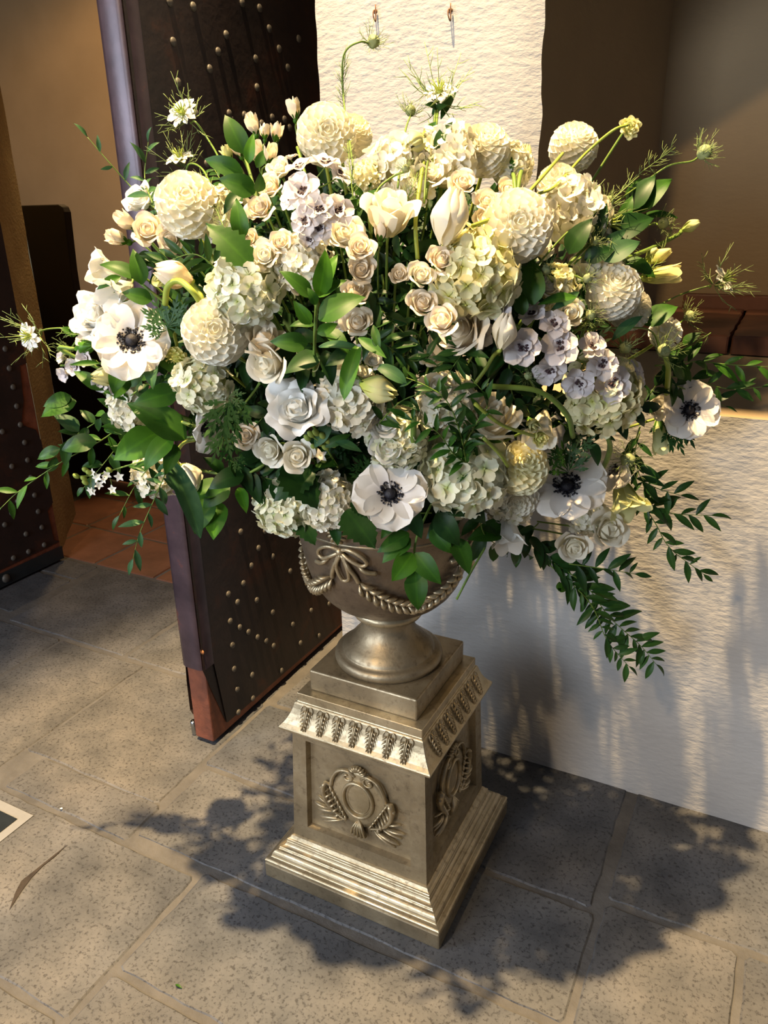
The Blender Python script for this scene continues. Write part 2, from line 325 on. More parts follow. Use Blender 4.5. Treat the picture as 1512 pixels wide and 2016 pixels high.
# wall left of the doorway: splayed jamb and the wall the left leaf lies on
m=MB()
patch(m,(-3.06,2.36,-.01),(-3.40,2.76,-.01),(-3.40,2.76,3),(-3.06,2.36,3),12,60,a=.005)
patch(m,(-3.40,2.76,-.01),(-4.2,3.2,-.01),(-4.2,3.2,3),(-3.40,2.76,3),10,10)
patch(m,(-3.06,1.2,-.01),(-3.06,2.36,-.01),(-3.06,2.36,3),(-3.06,1.2,3),10,20)
obj('wall_left',m.me('wall_left',plaster('jamb_plaster',(.40,.32,.18),(.46,.37,.21),.4)),kind='structure')
m=MB(); m.box((-8,5.4,0),(3,5.6,5)); m.box((-8,2.9,0),(-7.8,5.6,5)); obj('wall_back',m.me('wall_back',M_OCHRE,False),kind='structure')
m=MB(); m.box((-8,2.75,4.6),(3,5.6,4.8)); m.box((-3.1,1.9,2.9),(-1.1,2.75,4.7)); obj('ceiling',m.me('ceiling',M_TAN,False),kind='structure')
m=MB(); m.box((-1.126,2.45,0),(-1.0,5.4,3.2)); obj('wall_inner',m.me('wall_inner',M_OCHRE,False),kind='structure')
# ---- right door leaf
SX=-1.39
m=MB(); m.box((SX-.078,1.495,.012),(SX-.006,2.38,2.75)); leaf=obj('door_1',m.me('door_1',M_WOOD,False),kind='structure'); bevel(leaf,.005)
m=MB()
m.add([(SX,1.56,.045),(SX,2.38,.03),(SX,2.38,2.75),(SX,1.482,2.75),(SX,1.482,.285),(SX,1.53,.285),(SX,1.545,.17)],[(0,1,2,3,4,5,6)])
m.add([(SX-.004,1.56,.045),(SX-.004,2.38,.03),(SX-.004,2.38,2.75),(SX-.004,1.482,2.75),(SX-.004,1.482,.285)],[(4,3,2,1,0)])
obj('metal_sheet',m.me('metal_sheet',M_DOOR,False),leaf)
m=MB(); m.tube([(0,0,0),(0,0,.01)],.001,4)
m=MB(); pr=[(SX+.001,1.53),(SX+.001,1.492),(SX-.008,1.481),(SX-.020,1.478),(SX-.066,1.478),(SX-.079,1.484),(SX-.083,1.50),(SX-.083,1.60)]
V=[];F=[]
for k in range(13):
    z=.283+(2.75-.283)*k/12
    for (x,y) in pr: V.append((x+.0015*noise.noise(Vector((x*9,y*9,z*5))),y,z))
n=len(pr)
for k in range(12):
    for i in range(n-1): F.append((k*n+i,k*n+i+1,(k+1)*n+i+1,(k+1)*n+i))
m.add(V,F); obj('edge_strip',m.me('edge_strip',M_EDGE),leaf)
m=MB(); m.add([(SX-.083,1.50,.09),(SX-.097,1.505,.10),(SX-.101,1.51,.2),(SX-.087,1.50,.28),(SX-.083,1.60,.28),(SX-.083,1.60,.05)],[(0,1,2,3,4,5)])
obj('loose_flap',m.me('loose_flap',M_DOOR,False),leaf,label='dark red bent sheet metal flap')
m=MB(); m.lathe([(.0085,0),(.0095,.004),(.0095,.03),(.011,.033),(.011,.046),(.008,.052)],16,(SX-.099,1.515)); obj('bolt',m.me('bolt',M_CHROME),leaf,label='shiny steel floor bolt')
sm=MB(); sm.ball((0,0,0),.0105,10,(.55,1,1)); STUD=sm.me('stud',M_STUD)
px=[(x/3.024+450,y/3.024+950) for x,y in [(72,293),(217,288),(178,390),(263,440),(135,495),(88,600),(367,527),(53,712),(168,700),(465,605),(530,660),(598,722),(10,825),(66,862),(118,890),(172,921),(224,943),(268,972),(22,968),(263,773),(382,845),(492,760),(428,955),(538,912),(33,1110),(140,1145),(52,1230),(145,1285),(315,1120)]]
px+=[(x/4.32+350,y/4.32+1150) for x,y in [(430,85),(445,315),(466,520),(516,1090)]]
px+=[(x/2.16,y/2.16) for x,y in [(722,8),(822,28),(737,178),(757,350),(892,293),(928,220),(962,148),(1030,12),(1104,35),(1145,122),(1087,250),(1093,372),(1187,208),(1224,288),(1270,165),(975,483),(1040,490),(1158,500),(1210,508),(880,695)]]
for u,v in px:
    p=on_s(u,v,SX+.001)
    if 1.49<p[1]<2.36: obj('stud',STUD,leaf,Matrix.Translation(p))
rr=random.Random(3)
for k in range(30):   # the rows go on behind the bouquet
    row=k//5; z=.84+row*.19
    if z>1.82: break
    y=1.62+(k%5)*.14+(.07 if row%2 else 0)
    obj('stud',STUD,leaf,Matrix.Translation((SX+.001,y,z)))
cm=MB(); cm.ball((0,0,0),.008,10,(1,.5,1)); obj('rivet',cm.me('rivet',gen_mat('copper_rivet',[(.3,(.5,.2,.08)),(.7,(.6,.27,.1))],20,.5,.3,.1,.001)),leaf,Matrix.Translation((SX-.003,1.488,.345)),label='small orange copper rivet')
# ---- left door leaf
LX=-2.96
m=MB(); m.box((LX-.075,.4,.012),(LX-.004,2.285,2.75)); leaf2=obj('door_2',m.me('door_2',M_WOOD,False),kind='structure')
m=MB(); edge=[(2.287,2.75),(2.287,.96),(2.25,.955),(2.235,.80),(2.20,.70),(2.27,.66),(2.288,.60),(2.288,.30),(2.25,.27),(2.255,.12),(2.286,.10)]
V=[(LX,.4,.05),(LX,.4,2.75)]+[(LX,y,z) for y,z in edge]; m.add(V,[tuple(range(len(V)))[::-1]])
V=[(LX-.004,a[1],a[2]) for a in V]; m.add(V,[tuple(range(len(V)))])
obj('metal_sheet',m.me('metal_sheet',M_DOOR,False),leaf2)
m=MB(); m.box((LX-.002,.4,.012),(LX+.006,2.288,.075)); obj('kick_strip',m.me('kick_strip',M_BLACK,False),leaf2)
for x,y in [(38,135),(68,275),(95,410),(121,548),(147,682),(17,732),(178,810),(200,937),(86,982),(222,1063),(175,1150),(250,1190),(127,1233),(85,1318),(276,1308),(35,1403),(302,1422),(188,1470),(320,1548),(207,1597),(98,1643)]:
    obj('stud',STUD,leaf2,Matrix.Translation(on_s(x/3.664,y/3.664+650,LX+.002)) @ Matrix.Scale(1.25,4))
obj('bolt_head',STUD,leaf2,Matrix.Translation(on_s(45/3.664,1790/3.664+650,LX+.008)) @ Matrix.Scale(2.0,4),label='large round bolt head')
# ---- things in the doorway and on the wall
m=MB(); p0=at(36,400,3.6); 
root=obj('pew_end',None,M=Matrix.Translation((-3.75,3.25,0)),label='tall black wooden pew end panel seen through the doorway',cat='pew')
# panel lies in a plane facing the camera roughly; built from doorway sight lines at real size
m=MB(); y=3.25; a=on_t(22,405,y); b=on_t(124,402,y); zt=.5*(a[2]+b[2])
W0=a[0]+3.75; W1=b[0]+3.75
prof=[(W0,0),(W1-.02,0),(W1-.02,zt-.35),(W1,zt-.04),(W1-.012,zt-.012),(W1-.04,zt),(W0,zt)]
V=[(x,0,z) for x,z in prof]+[(x,.05,z) for x,z in prof]; n=len(prof)
m.add(V,[tuple(range(n)),tuple(range(n,2*n))[::-1]]+[(i,(i+1)%n,n+(i+1)%n,n+i)[::-1] for i in range(n)])
o=obj('end_panel',m.me('end_panel',M_PEW,False),root); bevel(o,.006)
m=MB(); m.box((W1-.02,.0,zt-.60),(W1+1.6,.03,zt-.52)); obj('top_rail',m.me('top_rail',M_PEW,False),root)
m=MB(); m.box((W1-.02,.005,0.02),(W1+1.6,.03,zt-.72)); obj('back_board',m.me('back_board',M_PEW,False),root)
for k in range(6):
    m=MB(); m.box((W1+.12+k*.28,.005,zt-.74),(W1+.16+k*.28,.025,zt-.58)); obj('spindle',m.me('spindle',M_PEW,False),root)
for i,(u,v,lb) in enumerate([(738,22,'rusty wire hook in the plaster above the curled seed pod'),(885,20,'rusty wire hook in the plaster near the wall top right of the other')]):
    p=on_t(u,v,WT-.003); m=MB(); m.tube(catmull([(0,.012,.0),(0,-.006,.0),(.002,-.012,-.012),(.006,-.008,-.022),(.004,-.004,.012)],5),.0016,6); m.ball((0,.004,0),.007,8,(1,.4,.8))
    obj('wire_hook',m.me('wire_hook',M_RUST),M=Matrix.Translation(p),label=lb,cat='hook')
root=obj('floor_plate',None,M=Matrix.Translation((-1.686,1.002,0)),label='dark square plate with pale border lying on the floor at the left edge',cat='plate')
m=MB(); m.box((-.30,-.30,0),(.028,.030,.0015)); obj('border',m.me('border',M_PALE,False),root)
m=MB(); m.box((-.28,-.28,.0015),(0,0,.004)); obj('plate_face',m.me('plate_face',M_BLACK,False),root)
# ================================================================ PEDESTAL
PC=(-.716,1.387)
ped=obj('pedestal',None,M=Matrix.Translation((PC[0],PC[1],0)),label='square antique gold pedestal with mouldings and relief panels standing on the stone floor',cat='pedestal')
def cove(h0,z0,h1,z1,n=6,out=False):
    r=[]
    for i in range(n+1):
        a=math.pi/2*i/n
        if out: r.append((h0+(h1-h0)*(1-math.cos(a)),z0+(z1-z0)*math.sin(a)))
        else: r.append((h0+(h1-h0)*math.sin(a),z0+(z1-z0)*(1-math.cos(a))))
    return r
m=MB(); m.sqlathe([(.2375,0),(.2375,.046)]); o=obj('plinth',m.me('plinth',M_GOLD,False),ped); bevel(o,.004)
m=MB(); m.sqlathe([(.232,.046),(.2365,.048),(.2375,.052),(.2345,.056),(.226,.0575)]+cove(.224,.058,.212,.076,6,True)+[(.209,.077),(.209,.082)]+cove(.206,.083,.196,.094,5)+[(.1945,.096),(.1945,.101),(.190,.103),(.186,.110),(.182,.112)])
o=obj('base_moulding',m.me('base_moulding',M_GOLDHI,False),ped); bevel(o,.0012,1)
# shaft: four faces with recessed panels
m=MB(); hb,zb,ht,zt=.181,.111,.171,.420
def sh(z): return hb+(ht-hb)*(z-zb)/(zt-zb)
for k in range(4):
    a=math.radians(-90+90*k); nx,ny=math.cos(a),math.sin(a); ux,uy=-ny,nx
    def P(u,z,d): h=sh(z)-d; return (nx*h+ux*u,ny*h+uy*u,z)
    w0=sh(zb);w1=sh(zt);pz0,pz1=.148,.402;pw0,pw1=.140,.135;dp=.015
    V=[P(-w0,zb,0),P(w0,zb,0),P(w1,zt,0),P(-w1,zt,0),P(-pw0,pz0,0),P(pw0,pz0,0),P(pw1,pz1,0),P(-pw1,pz1,0),
       P(-pw0+.004,pz0+.004,dp),P(pw0-.004,pz0+.004,dp),P(pw1-.004,pz1-.004,dp),P(-pw1+.004,pz1-.004,dp)]
    m.add(V,[(0,1,5,4),(1,2,6,5),(2,3,7,6),(3,0,4,7),(4,5,9,8),(5,6,10,9),(6,7,11,10),(7,4,8,11),(8,9,10,11)])
obj('shaft',m.me('shaft',M_GOLD,False),ped)
m=MB(); m.sqlathe([(.172,.414),(.178,.420),(.186,.428),(.1935,.432),(.1944,.438),(.193,.441)]+cove(.190,.444,.163,.494,8,False)[0:0]+[(.186,.448),(.179,.458),(.173,.470),(.168,.483),(.165,.494),(.1635,.497),(.1593,.499),(.1593,.521)])
o=obj('cornice',m.me('cornice',M_GOLDHI,False),ped); bevel(o,.0012,1)
# acanthus leaf relief: ribs and lobes, hanging tip down, local X across, Z up, Y outwards
m=MB()
for sx in (-1,1):
    m.tube([(sx*.0022,.000,.030),(sx*.0022,.005,.018),(sx*.0018,.0055,.004),(sx*.001,.003,-.026)],[.0016,.0020,.0018,.0008],6)
    m.tube(catmull([(sx*.004,.002,.030),(sx*.0105,.004,.031),(sx*.0150,.004,.024),(sx*.0135,.003,.016),(sx*.0105,.003,.018)],3),[.0010]*3+[.0014]*10,5)
    for (z,l) in ((.016,.0145),(.007,.0135),(-.002,.0115),(-.011,.009),(-.019,.006)):
        m.tube([(sx*.003,.002,z+.004),(sx*l*.6,.0055,z+.003),(sx*l,.0035,z-.006)],[.0018,.0034,.0010],6,.7)
ACAN=m.me('acanthus_leaf',M_GOLDHI)
for k in range(4):
    a=math.radians(-90+90*k); n=np.array([math.cos(a),math.sin(a),0]); ux=np.array([-math.sin(a),math.cos(a),0])
    z=n*.06+np.array([0,0,.03]); 
    for i in range(7):
        u=(i-3)*.0425
        up=np.array([0,0,.055])-n*.026; up/=np.linalg.norm(up); out=np.cross(ux,up); 
        if out@n<0: out=-out
        h=.1775; p=n*(h-.0005)+ux*u+np.array([0,0,.4655])
        x=np.cross(out,up)
        M=Matrix([[x[0],out[0],up[0],p[0]],[x[1],out[1],up[1],p[1]],[x[2],out[2],up[2],p[2]],[0,0,0,1]])
        obj('acanthus_leaf',ACAN,ped,M)
# cartouche (X across, Y outwards, Z up)
def ell(a,b,n,y=0,cx=0,cz=0,t0=0,t1=2*math.pi): return [(cx+a*math.cos(t0+(t1-t0)*i/n),y,cz+b*math.sin(t0+(t1-t0)*i/n)) for i in range(n+1)]
m=MB(); m.tube(ell(.030,.042,36,.006),.0036,8,cap=False); m.tube(ell(.0225,.0345,32,.004),.0012,6,cap=False)
# raised shield
n=40; V=[];F=[]
def shd(t): return .056*(1+.06*math.cos(4*t)),.066*(1+.05*math.cos(4*t))
for r,y in ((1.05,-.001),(1.0,.0035),(.86,.0045),(.0,.004)):
    for i in range(n):
        t=2*math.pi*i/n;a,b=shd(t);V.append((r*a*math.cos(t),y,r*b*math.sin(t)))
for j in range(3):
    for i in range(n): F.append((j*n+i,(j+1)*n+i,(j+1)*n+(i+1)%n,j*n+(i+1)%n))
m.add(V,F)
def spiral(cx,cz,r,turn,s,a0): return [(cx+s*r*(1-i/turn*.8)*math.cos(a0+i*.5),.005,cz+r*(1-i/turn*.8)*math.sin(a0+i*.5)) for i in range(turn)]
for s in (-1,1):
    m.tube(catmull([(s*.006,.004,.055),(s*.020,.006,.066),(s*.040,.006,.058),(s*.052,.006,.036),(s*.056,.005,.014)],5),[.003]*10+[.0036]*11,7)
    m.tube(spiral(s*.022,.050,.013,14,s,1.6),.0024,6)
    m.tube(catmull([(s*.054,.004,.012),(s*.066,.008,.018),(s*.070,.008,-.004),(s*.064,.008,-.026),(s*.048,.007,-.048),(s*.024,.006,-.062)],5),[.003]*5+[.006]*6+[.005]*8+[.003]*7,8,.8)
    for k in range(7):
        t=k/6;x=s*(.066-.030*t);z=.012-.062*t
        m.tube([(x,.004,z),(x+s*.008,.009,z-.006),(x+s*.006,.006,z-.018)],[.0022,.0034,.001],6)
        m.tube([(x-s*.006,.005,z+.002),(x-s*.012,.007,z-.008),(x-s*.008,.006,z-.016)],[.0018,.0026,.001],6)
    for (x1,z1,x2,z2,r) in ((.052,-.050,.094,-.046,.0034),(.030,-.062,.084,-.078,.0042),(.028,-.064,.076,-.088,.0036),(.045,-.052,.088,-.060,.003),(.052,-.040,.086,-.026,.003)):
        m.tube(catmull([(s*x1,.003,z1),(s*(x1+x2)/2,.008,(z1+z2)/2+.004),(s*x2,.004,z2)],4),[.0014,.002]+[r]*5+[r*.8,.0012],7,.8)
for k in range(-3,4):
    a=math.pi/2+k*.36; m.tube([(0,.003,.066),(.010*math.cos(a),.008,.066+.012*math.sin(a)),(.019*math.cos(a),.005,.064+.020*math.sin(a))],[.001,.0026,.0034],6)
for k in range(-2,3):
    a=-math.pi/2+k*.28; m.tube([(0,.003,-.050),(.012*math.cos(a)*1.6,.008,-.062+.010*math.sin(a)),(.022*math.cos(a)*1.2,.006,-.068+.024*math.sin(a))],[.0022,.003,.0036],6)
CART=m.me('cartouche',M_GOLDHI)
for k in range(4):
    a=math.radians(-90+90*k); n=np.array([math.cos(a),math.sin(a),0]); up=np.array([0,0,1.])-n*.032; up/=np.linalg.norm(up)
    ux=np.cross(up,n)*1; ux/=np.linalg.norm(ux); out=np.cross(up,ux); out=out if out@n>0 else -out; x=np.cross(out,up)
    p=n*(sh(.275)-.0155)+np.array([0,0,.278])
    s=1.12
    obj('cartouche',CART,ped,Matrix([[x[0]*s*1.16,out[0]*s*1.5,up[0]*s,p[0]],[x[1]*s*1.16,out[1]*s*1.5,up[1]*s,p[1]],[x[2]*s*1.16,out[2]*s*1.5,up[2]*s,p[2]],[0,0,0,1]]),label='oval scrolled cartouche relief')
# ================================================================ URN
Z0=.521
urn=obj('urn',None,M=Matrix.Translation((PC[0],PC[1],Z0)),label='bronze gold urn with bow and leaf swags on the pedestal',cat='urn')
m=MB(); m.sqlathe([(.1365,0),(.1365,.0545)]); o=obj('square_plinth',m.me('square_plinth',M_GOLD,False),urn); bevel(o,.004)
z=lambda a:a-Z0
prof=[(.120,z(.5755)),(.1245,z(.578)),(.127,z(.586)),(.1245,z(.595)),(.117,z(.600)),(.109,z(.601)),(.108,z(.605)),(.104,z(.612)),(.092,z(.622)),(.078,z(.634)),(.067,z(.648)),(.061,z(.664)),(.0595,z(.680)),(.063,z(.690)),(.074,z(.695))]
m=MB(); m.lathe(prof,64); obj('foot',m.me('foot',M_GOLD),urn)
m=MB(); m.lathe([(.070,z(.690)),(.079,z(.693)),(.083,z(.700)),(.082,z(.708)),(.076,z(.713)),(.07,z(.716))],64); obj('collar',m.me('collar',M_GOLDHI),urn)
bowl=[(.070,.714),(.086,.718),(.108,.727),(.130,.741),(.148,.759),(.162,.780),(.172,.803),(.180,.830),(.186,.858),(.190,.880),(.196,.905),(.199,.925),(.200,.940),(.202,.955),(.206,.968),(.211,.978),(.213,.985),(.209,.990),(.20,.985),(.19,.96)]
m=MB(); m.lathe([(r,z(a)) for r,a in bowl],72); obj('bowl',m.me('bowl',M_BRONZE),urn)
def br(zz):
    for i in range(len(bowl)-1):
        if bowl[i][1]<=zz<=bowl[i+1][1]: t=(zz-bowl[i][1])/(bowl[i+1][1]-bowl[i][1]+1e-9); return bowl[i][0]+(bowl[i+1][0]-bowl[i][0])*t
    return .2
def bp(phi,zz,d=0.): r=br(zz)+d; return np.array([r*math.cos(phi),r*math.sin(phi),zz-Z0])
m=MB(); m.lathe([(.1985,z(.935)),(.2015,z(.937)),(.2015,z(.941)),(.2,z(.943))],72); obj('band',m.me('band',M_GOLD),urn)
for k in range(4):
    ph=math.radians(-90+90*k)
    # rosette
    m=MB(); c=bp(ph,.972,.003); n=np.array([math.cos(ph),math.sin(ph),0.]); ux=np.array([-n[1],n[0],0]); up=np.array([0,0,1.])
    def L(x,y,o): return c+ux*x+up*y+n*o
    for i in range(12):
        a=2*math.pi*i/12; m.tube([L(.006*math.cos(a),.006*math.sin(a),.004),L(.015*math.cos(a),.015*math.sin(a),.008),L(.0235*math.cos(a),.0235*math.sin(a),.003)],[.002,.0042,.0036],6,up=n)
        m.tube([L(.004*math.cos(a+.26),.004*math.sin(a+.26),.009),L(.011*math.cos(a+.26),.011*math.sin(a+.26),.008)],[.0016,.0022],5)
    m.ball(L(0,0,.009),.005,10); obj('rosette',m.me('rosette',M_GOLDHI),urn)
    # bow
    m=MB(); q=lambda x,zz,o=.004: bp(ph+x/.195,zz+.062,o)
    for s in (-1,1):
        m.tube(catmull([q(0,.868),q(s*.022,.874,.010),q(s*.046,.862,.010),q(s*.054,.846,.007),q(s*.042,.840,.008),q(s*.020,.852,.009),q(0,.864)],5),.0042,7)
        m.tube(catmull([q(s*.004,.862),q(s*.014,.835,.008),q(s*.026,.812,.006),q(s*.032,.795,.004)],5),[.003]*5+[.0048]*5+[.005]*6,7)
        m.tube(catmull([q(s*.030,.842),q(s*.050,.826,.008),q(s*.072,.822,.005)],5),[.003]*3+[.005]*8,7)
    m.tube(catmull([q(.0,.860),q(-.012,.83,.008),q(-.004,.798,.007),q(.012,.802,.007),q(.012,.83,.008),q(.002,.858)],5),.004,7)
    m.ball(tuple(q(0,.866,.006)),.0085,8); obj('ribbon_bow',m.me('ribbon_bow',M_GOLDHI),urn)
    # swag of leaves between this bow and the next
    for i in range(17):
        t=(i+.5)/17; pa=ph+math.radians(8+74*t); zz=.862-.062*math.sin(math.pi*t)
        t2=min(1,t+.03); c0=bp(pa,zz,.003); c1=bp(ph+math.radians(8+74*t2),.862-.062*math.sin(math.pi*t2),.003); d=(c1-c0)/np.linalg.norm(c1-c0); n=np.array([math.cos(pa),math.sin(pa),-.35]); n/=np.linalg.norm(n); up=np.cross(n,d)
        if t>.5: d=-d
        for s in (-1,1):
            if i==0 and s==-1: gm=[]
            mm=MB(); p0=c0+up*s*.002; p2=c0+d*.026+up*s*.019+n*.004; p1=(p0+p2)/2+n*.008
            mm.tube(catmull([p0,p1,p2],3),[.0015,.004,.0062,.0070,.0060,.0042,.0015],6,.75)
            obj('swag_leaf',mm.me('swag_leaf',M_GOLDHI),urn)
# ================================================================ PLANT PARTS
CACHE={}
def cached(key,fn):
    if key not in CACHE: CACHE[key]=fn()
    return CACHE[key]
def interp(x,tab): 
    xs=[a for a,_ in tab];ys=[b for _,b in tab]; return float(np.interp(x,xs,ys))
ROUND=[(0,.22),(.15,.42),(.4,.85),(.6,1.),(.78,.95),(.9,.72),(.97,.42),(1,.12)]
LANCE=[(0,.10),(.12,.5),(.3,.92),(.42,1.),(.6,.86),(.78,.55),(.9,.27),(1,.0)]
OVATE=[(0,.10),(.10,.62),(.25,.97),(.38,1.),(.55,.88),(.75,.56),(.9,.22),(1,.0)]
SPOON=[(0,.25),(.3,.55),(.6,.95),(.8,1.),(.92,.75),(1,.15)]
def sheet(name,mat,W,prof,theta,cup=0.,ruf=0.,rk=3.,seed=0,nu=4,nv=7,fold=0.,serr=0.,gmid=False,twist=0.):
    """petal or leaf of length 1 along +X, upper side +Z"""
    rr=random.Random(seed); ph=rr.uniform(0,6); V=[];F=[];g=[]; c=np.zeros(3)
    prev=0
    for j in range(nv+1):
        v=j/nv; th=math.radians(interp(v,theta)); 
        if j: c=c+np.array([math.cos(th),0,math.sin(th)])/nv
        nrm=np.array([-math.sin(th),0,math.cos(th)]); w=W*interp(v,prof)
        if serr and 0<j<nv: w*=1+(serr if j%2 else -serr)
        for i in range(nu+1):
            u=2*i/nu-1
            off=cup*w*u*u+fold*w*abs(u)+ruf*math.sin(rk*u+ph+2*v)*v**2*(abs(u)**.5+.3)
            tw=twist*v*u*w
            p=c+np.array([0,u*w,0])+nrm*(off+tw); V.append(p); g.append(v if not gmid else 1-abs(u)*1.0)
    for j in range(nv):
        for i in range(nu): a=j*(nu+1)+i; F.append((a,a+1,a+nu+2,a+nu+1))
    return mesh(name,V,F,mat,True,g)
def wrapm(name,mat,r0,h,zb,a,flare,ruf,seed,nu=8,nv=7,curl=.35,narrow=.45,tipin=0.):
    """petal wrapped round the Z axis, centred on +X"""
    rr=random.Random(seed); ph=rr.uniform(0,6); V=[];F=[];g=[]
    for j in range(nv+1):
        v=j/nv
        for i in range(nu+1):
            u=2*i/nu-1
            r=r0*(.22+.78*math.sin(min(v/.6,1)*math.pi/2))
            e=max(0,(v-.5)/.5)
            r+=flare*e**2*(1-.25*u*u)-tipin*e**1.5
            zz=zb+(h-zb)*(v**.9)-(h-zb)*.20*u*u*v-flare*curl*max(0,(v-.72)/.28)**2
            zz+=ruf*math.sin(5*u+ph)*e; r+=ruf*.8*math.sin(4*u+ph*2)*e
            r+=.05*u*u*r0+ .02*u
            an=u*a*(narrow+(1-narrow)*math.sin(min(v/.5,1)*math.pi/2))*(1-.25*max(0,(v-.8)/.2)**2)
            r=max(r,.01); V.append((r*math.cos(an),r*math.sin(an),zz)); g.append(v)
    for j in range(nv):
        for i in range(nu): q=j*(nu+1)+i; F.append((q,q+1,q+nu+2,q+nu+1))
    return mesh(name,V,F,mat,True,g)
def rot(a): return Matrix.Rotation(a,4,'Z')
AX=np.array([PC[0],PC[1]])
def wc(v): return 1.552+(v-690)*.00039
def dep(u,v,off=0.):
    q=((u-745)/600)**2+((v-650)/(420 if v<650 else 400))**2
    w=wc(v)-.33*math.sqrt(max(0.,1-q))
    if v>900 and abs(u-760)<240: w=min(w,wc(v)-.255*math.sqrt(1-((u-760)/240)**2)*min(1,(v-900)/80))
    w-=off
    return w
def P3(u,v,off=0.):
    w=dep(u,v,off); p=at(u,v,w)
    lim=1.80
    if p[1]>lim and (p[2]<1.3 or p[0]<-.5): w*=lim/p[1]; p=at(u,v,w)
    return p,w
def face(fx,fy):
    n=math.hypot(fx,fy)
    if n>1: fx/=n;fy/=n;n=1
    return CR*fx+CU*fy-CF*math.sqrt(max(0,1-n*n))
def autoface(u,v): return ((u-745)/620*.75,-(v-640)/450*.6+.18)
def start(name,u,v,d,f,off,label,cat,group=None,roll=None):
    p,w=P3(u,v,off); f=autoface(u,v) if f is None else f; fv=face(*f); rad=d*w/FPX/2*1.10
    M=zframe(fv,p,rad,R_.uniform(0,6.28) if roll is None else roll)
    root=obj(name,None,M=M,label=label,cat=cat,group=group); root['r']=rad
    return root,M,p,fv,rad
def stem(root,M,p,fv,rad,path=None,r=.0025,mat=None,back=.4):
    mat=mat or L_STEM
    if path:
        pts=[p-fv*rad*back]+[P3(*q)[0] for q in path]
    else:
        base=np.array([AX[0],AX[1],1.0]); a=p-fv*rad*back; b=a-fv*.035; c=b+(base-b)*.28+np.array([0,0,-.01]); pts=[a,b,c]
    pts=catmull(pts,5); Mi=M.inverted(); L=[np.array(Mi@Vector(q)) for q in pts]
    m=MB(); m.tube(L,r/rad,6); obj('stem',m.me('stem',mat),root)
def leafs(root,M,name,mat,L,n=5,th=-10,W=.35,z=-.2,el=30,prof=LANCE):
    me=cached((name,mat.name,th,W,el),lambda: sheet(name,mat,W,prof,[(0,el),(1,th)],.2,nv=5,nu=2))
    for k in range(n): obj(name,me,root,rot(2*math.pi*k/n+R_.uniform(-.2,.2))@Matrix.Translation((0,0,z))@Matrix.Scale(L,4))
# ---- flower builders (root scale = radius, so local units are radii)
def dahlia(u,v,d,label,f=None,off=0.,N=175,mat=None,phm=128,w=.20,path=None,center=None):
    mat=mat or P_DAHL; root,M,p,fv,rad=start('dahlia',u,v,d,f,off,label,'flower')
    ms=[cached(('dp',mat.name,w,k),lambda k=k: sheet('petal',mat,w*1.05*(1+.06*k)/.46,SPOON,[(0,0),(.6,8),(1,30)],.55,.0,seed=k,nu=4,nv=5)) for k in range(3)]
    cm=math.cos(math.radians(phm))
    for i in range(N):
        c=1-(1-cm)*((i+.5)/N)**1.08; ph=math.acos(c); az=i*2.39996+R_.uniform(-.05,.05)
        n=np.array([math.sin(ph)*math.cos(az),math.sin(ph)*math.sin(az),math.cos(ph)]); t=np.array([math.cos(ph)*math.cos(az),math.cos(ph)*math.sin(az),-math.sin(ph)])
        be=math.radians(5+min(1,ph/1.0)*48); dd=n*math.cos(be)+t*math.sin(be); zz=n*math.sin(be)-t*math.cos(be)
        L=(.20+.22*min(1,ph/.9))*R_.uniform(.93,1.07); base=n*(.62-.02*min(1,ph))
        if ph<.35: base=n*.60
        obj('petal',R_.choice(ms),root,frame(dd,zz,base,L))
    m=MB(); m.ball((0,0,0),.68,14,g=.3); obj('core',m.me('core',mat,g=True),root)
    stem(root,M,p,fv,rad,path,.0032,L_STEMY,.7)
def rose(u,v,d,label,f=None,off=0.,mat=None,n=16,open_=.35,ruf=.03,kind='rose',path=None,tall=1.0,sep=True,var=0):
    mat=mat or P_CREAM; root,M,p,fv,rad=start(kind,u,v,d,f,off,label,'flower')
    for k in range(n):
        t=k/(n-1); r0=.10+.62*t**.9; fl=open_*t**1.5+.02; a=1.5-.75*t; h=.55*tall*(1-.35*t**2)
        me=cached(('rose',mat.name,n,open_,ruf,tall,k,var),lambda: wrapm('petal',mat,r0,h,-.65*tall+.05*(1-t),a,fl,ruf*(.4+t),k+var*31))
        obj('petal',me,root,rot(k*2.39996+R_.uniform(-.15,.15)))
    obj('core',cached(('rcore',mat.name,tall),lambda: (lambda b: b.ball((0,0,-.1*tall),.47,12,(1,1,1.05*tall),g=.35).me('core',mat,True,True))(MB())),root)
    if sep: leafs(root,M,'sepal',L_BRIGHT,.75*tall,5,60,.16,-.68*tall,-10)
    stem(root,M,p,fv,rad,path,.002,None,.65)
def rosebud(u,v,d,label,f=(0,.8),off=0.,mat=None,path=None):
    mat=mat or P_ROSE; root,M,p,fv,rad=start('rosebud',u,v,d,f,off,label,'flower')
    for k in range(7):
        t=k/6; me=cached(('bud',mat.name,k),lambda: wrapm('petal',mat,.22+.42*t,1.15-.25*t,-.75,1.3-.3*t,.12*t,.03,k,tipin=.25*(1-t)))
        obj('petal',me,root,rot(k*2.4))
    leafs(root,M,'sepal',L_BRIGHT,1.15,5,95,.24,-.82,25)
    m=MB(); m.ball((0,0,-.85),.28,8); obj('calyx',m.me('calyx',L_BRIGHT),root)
    stem(root,M,p,fv,rad,path,.0016,None,.9)
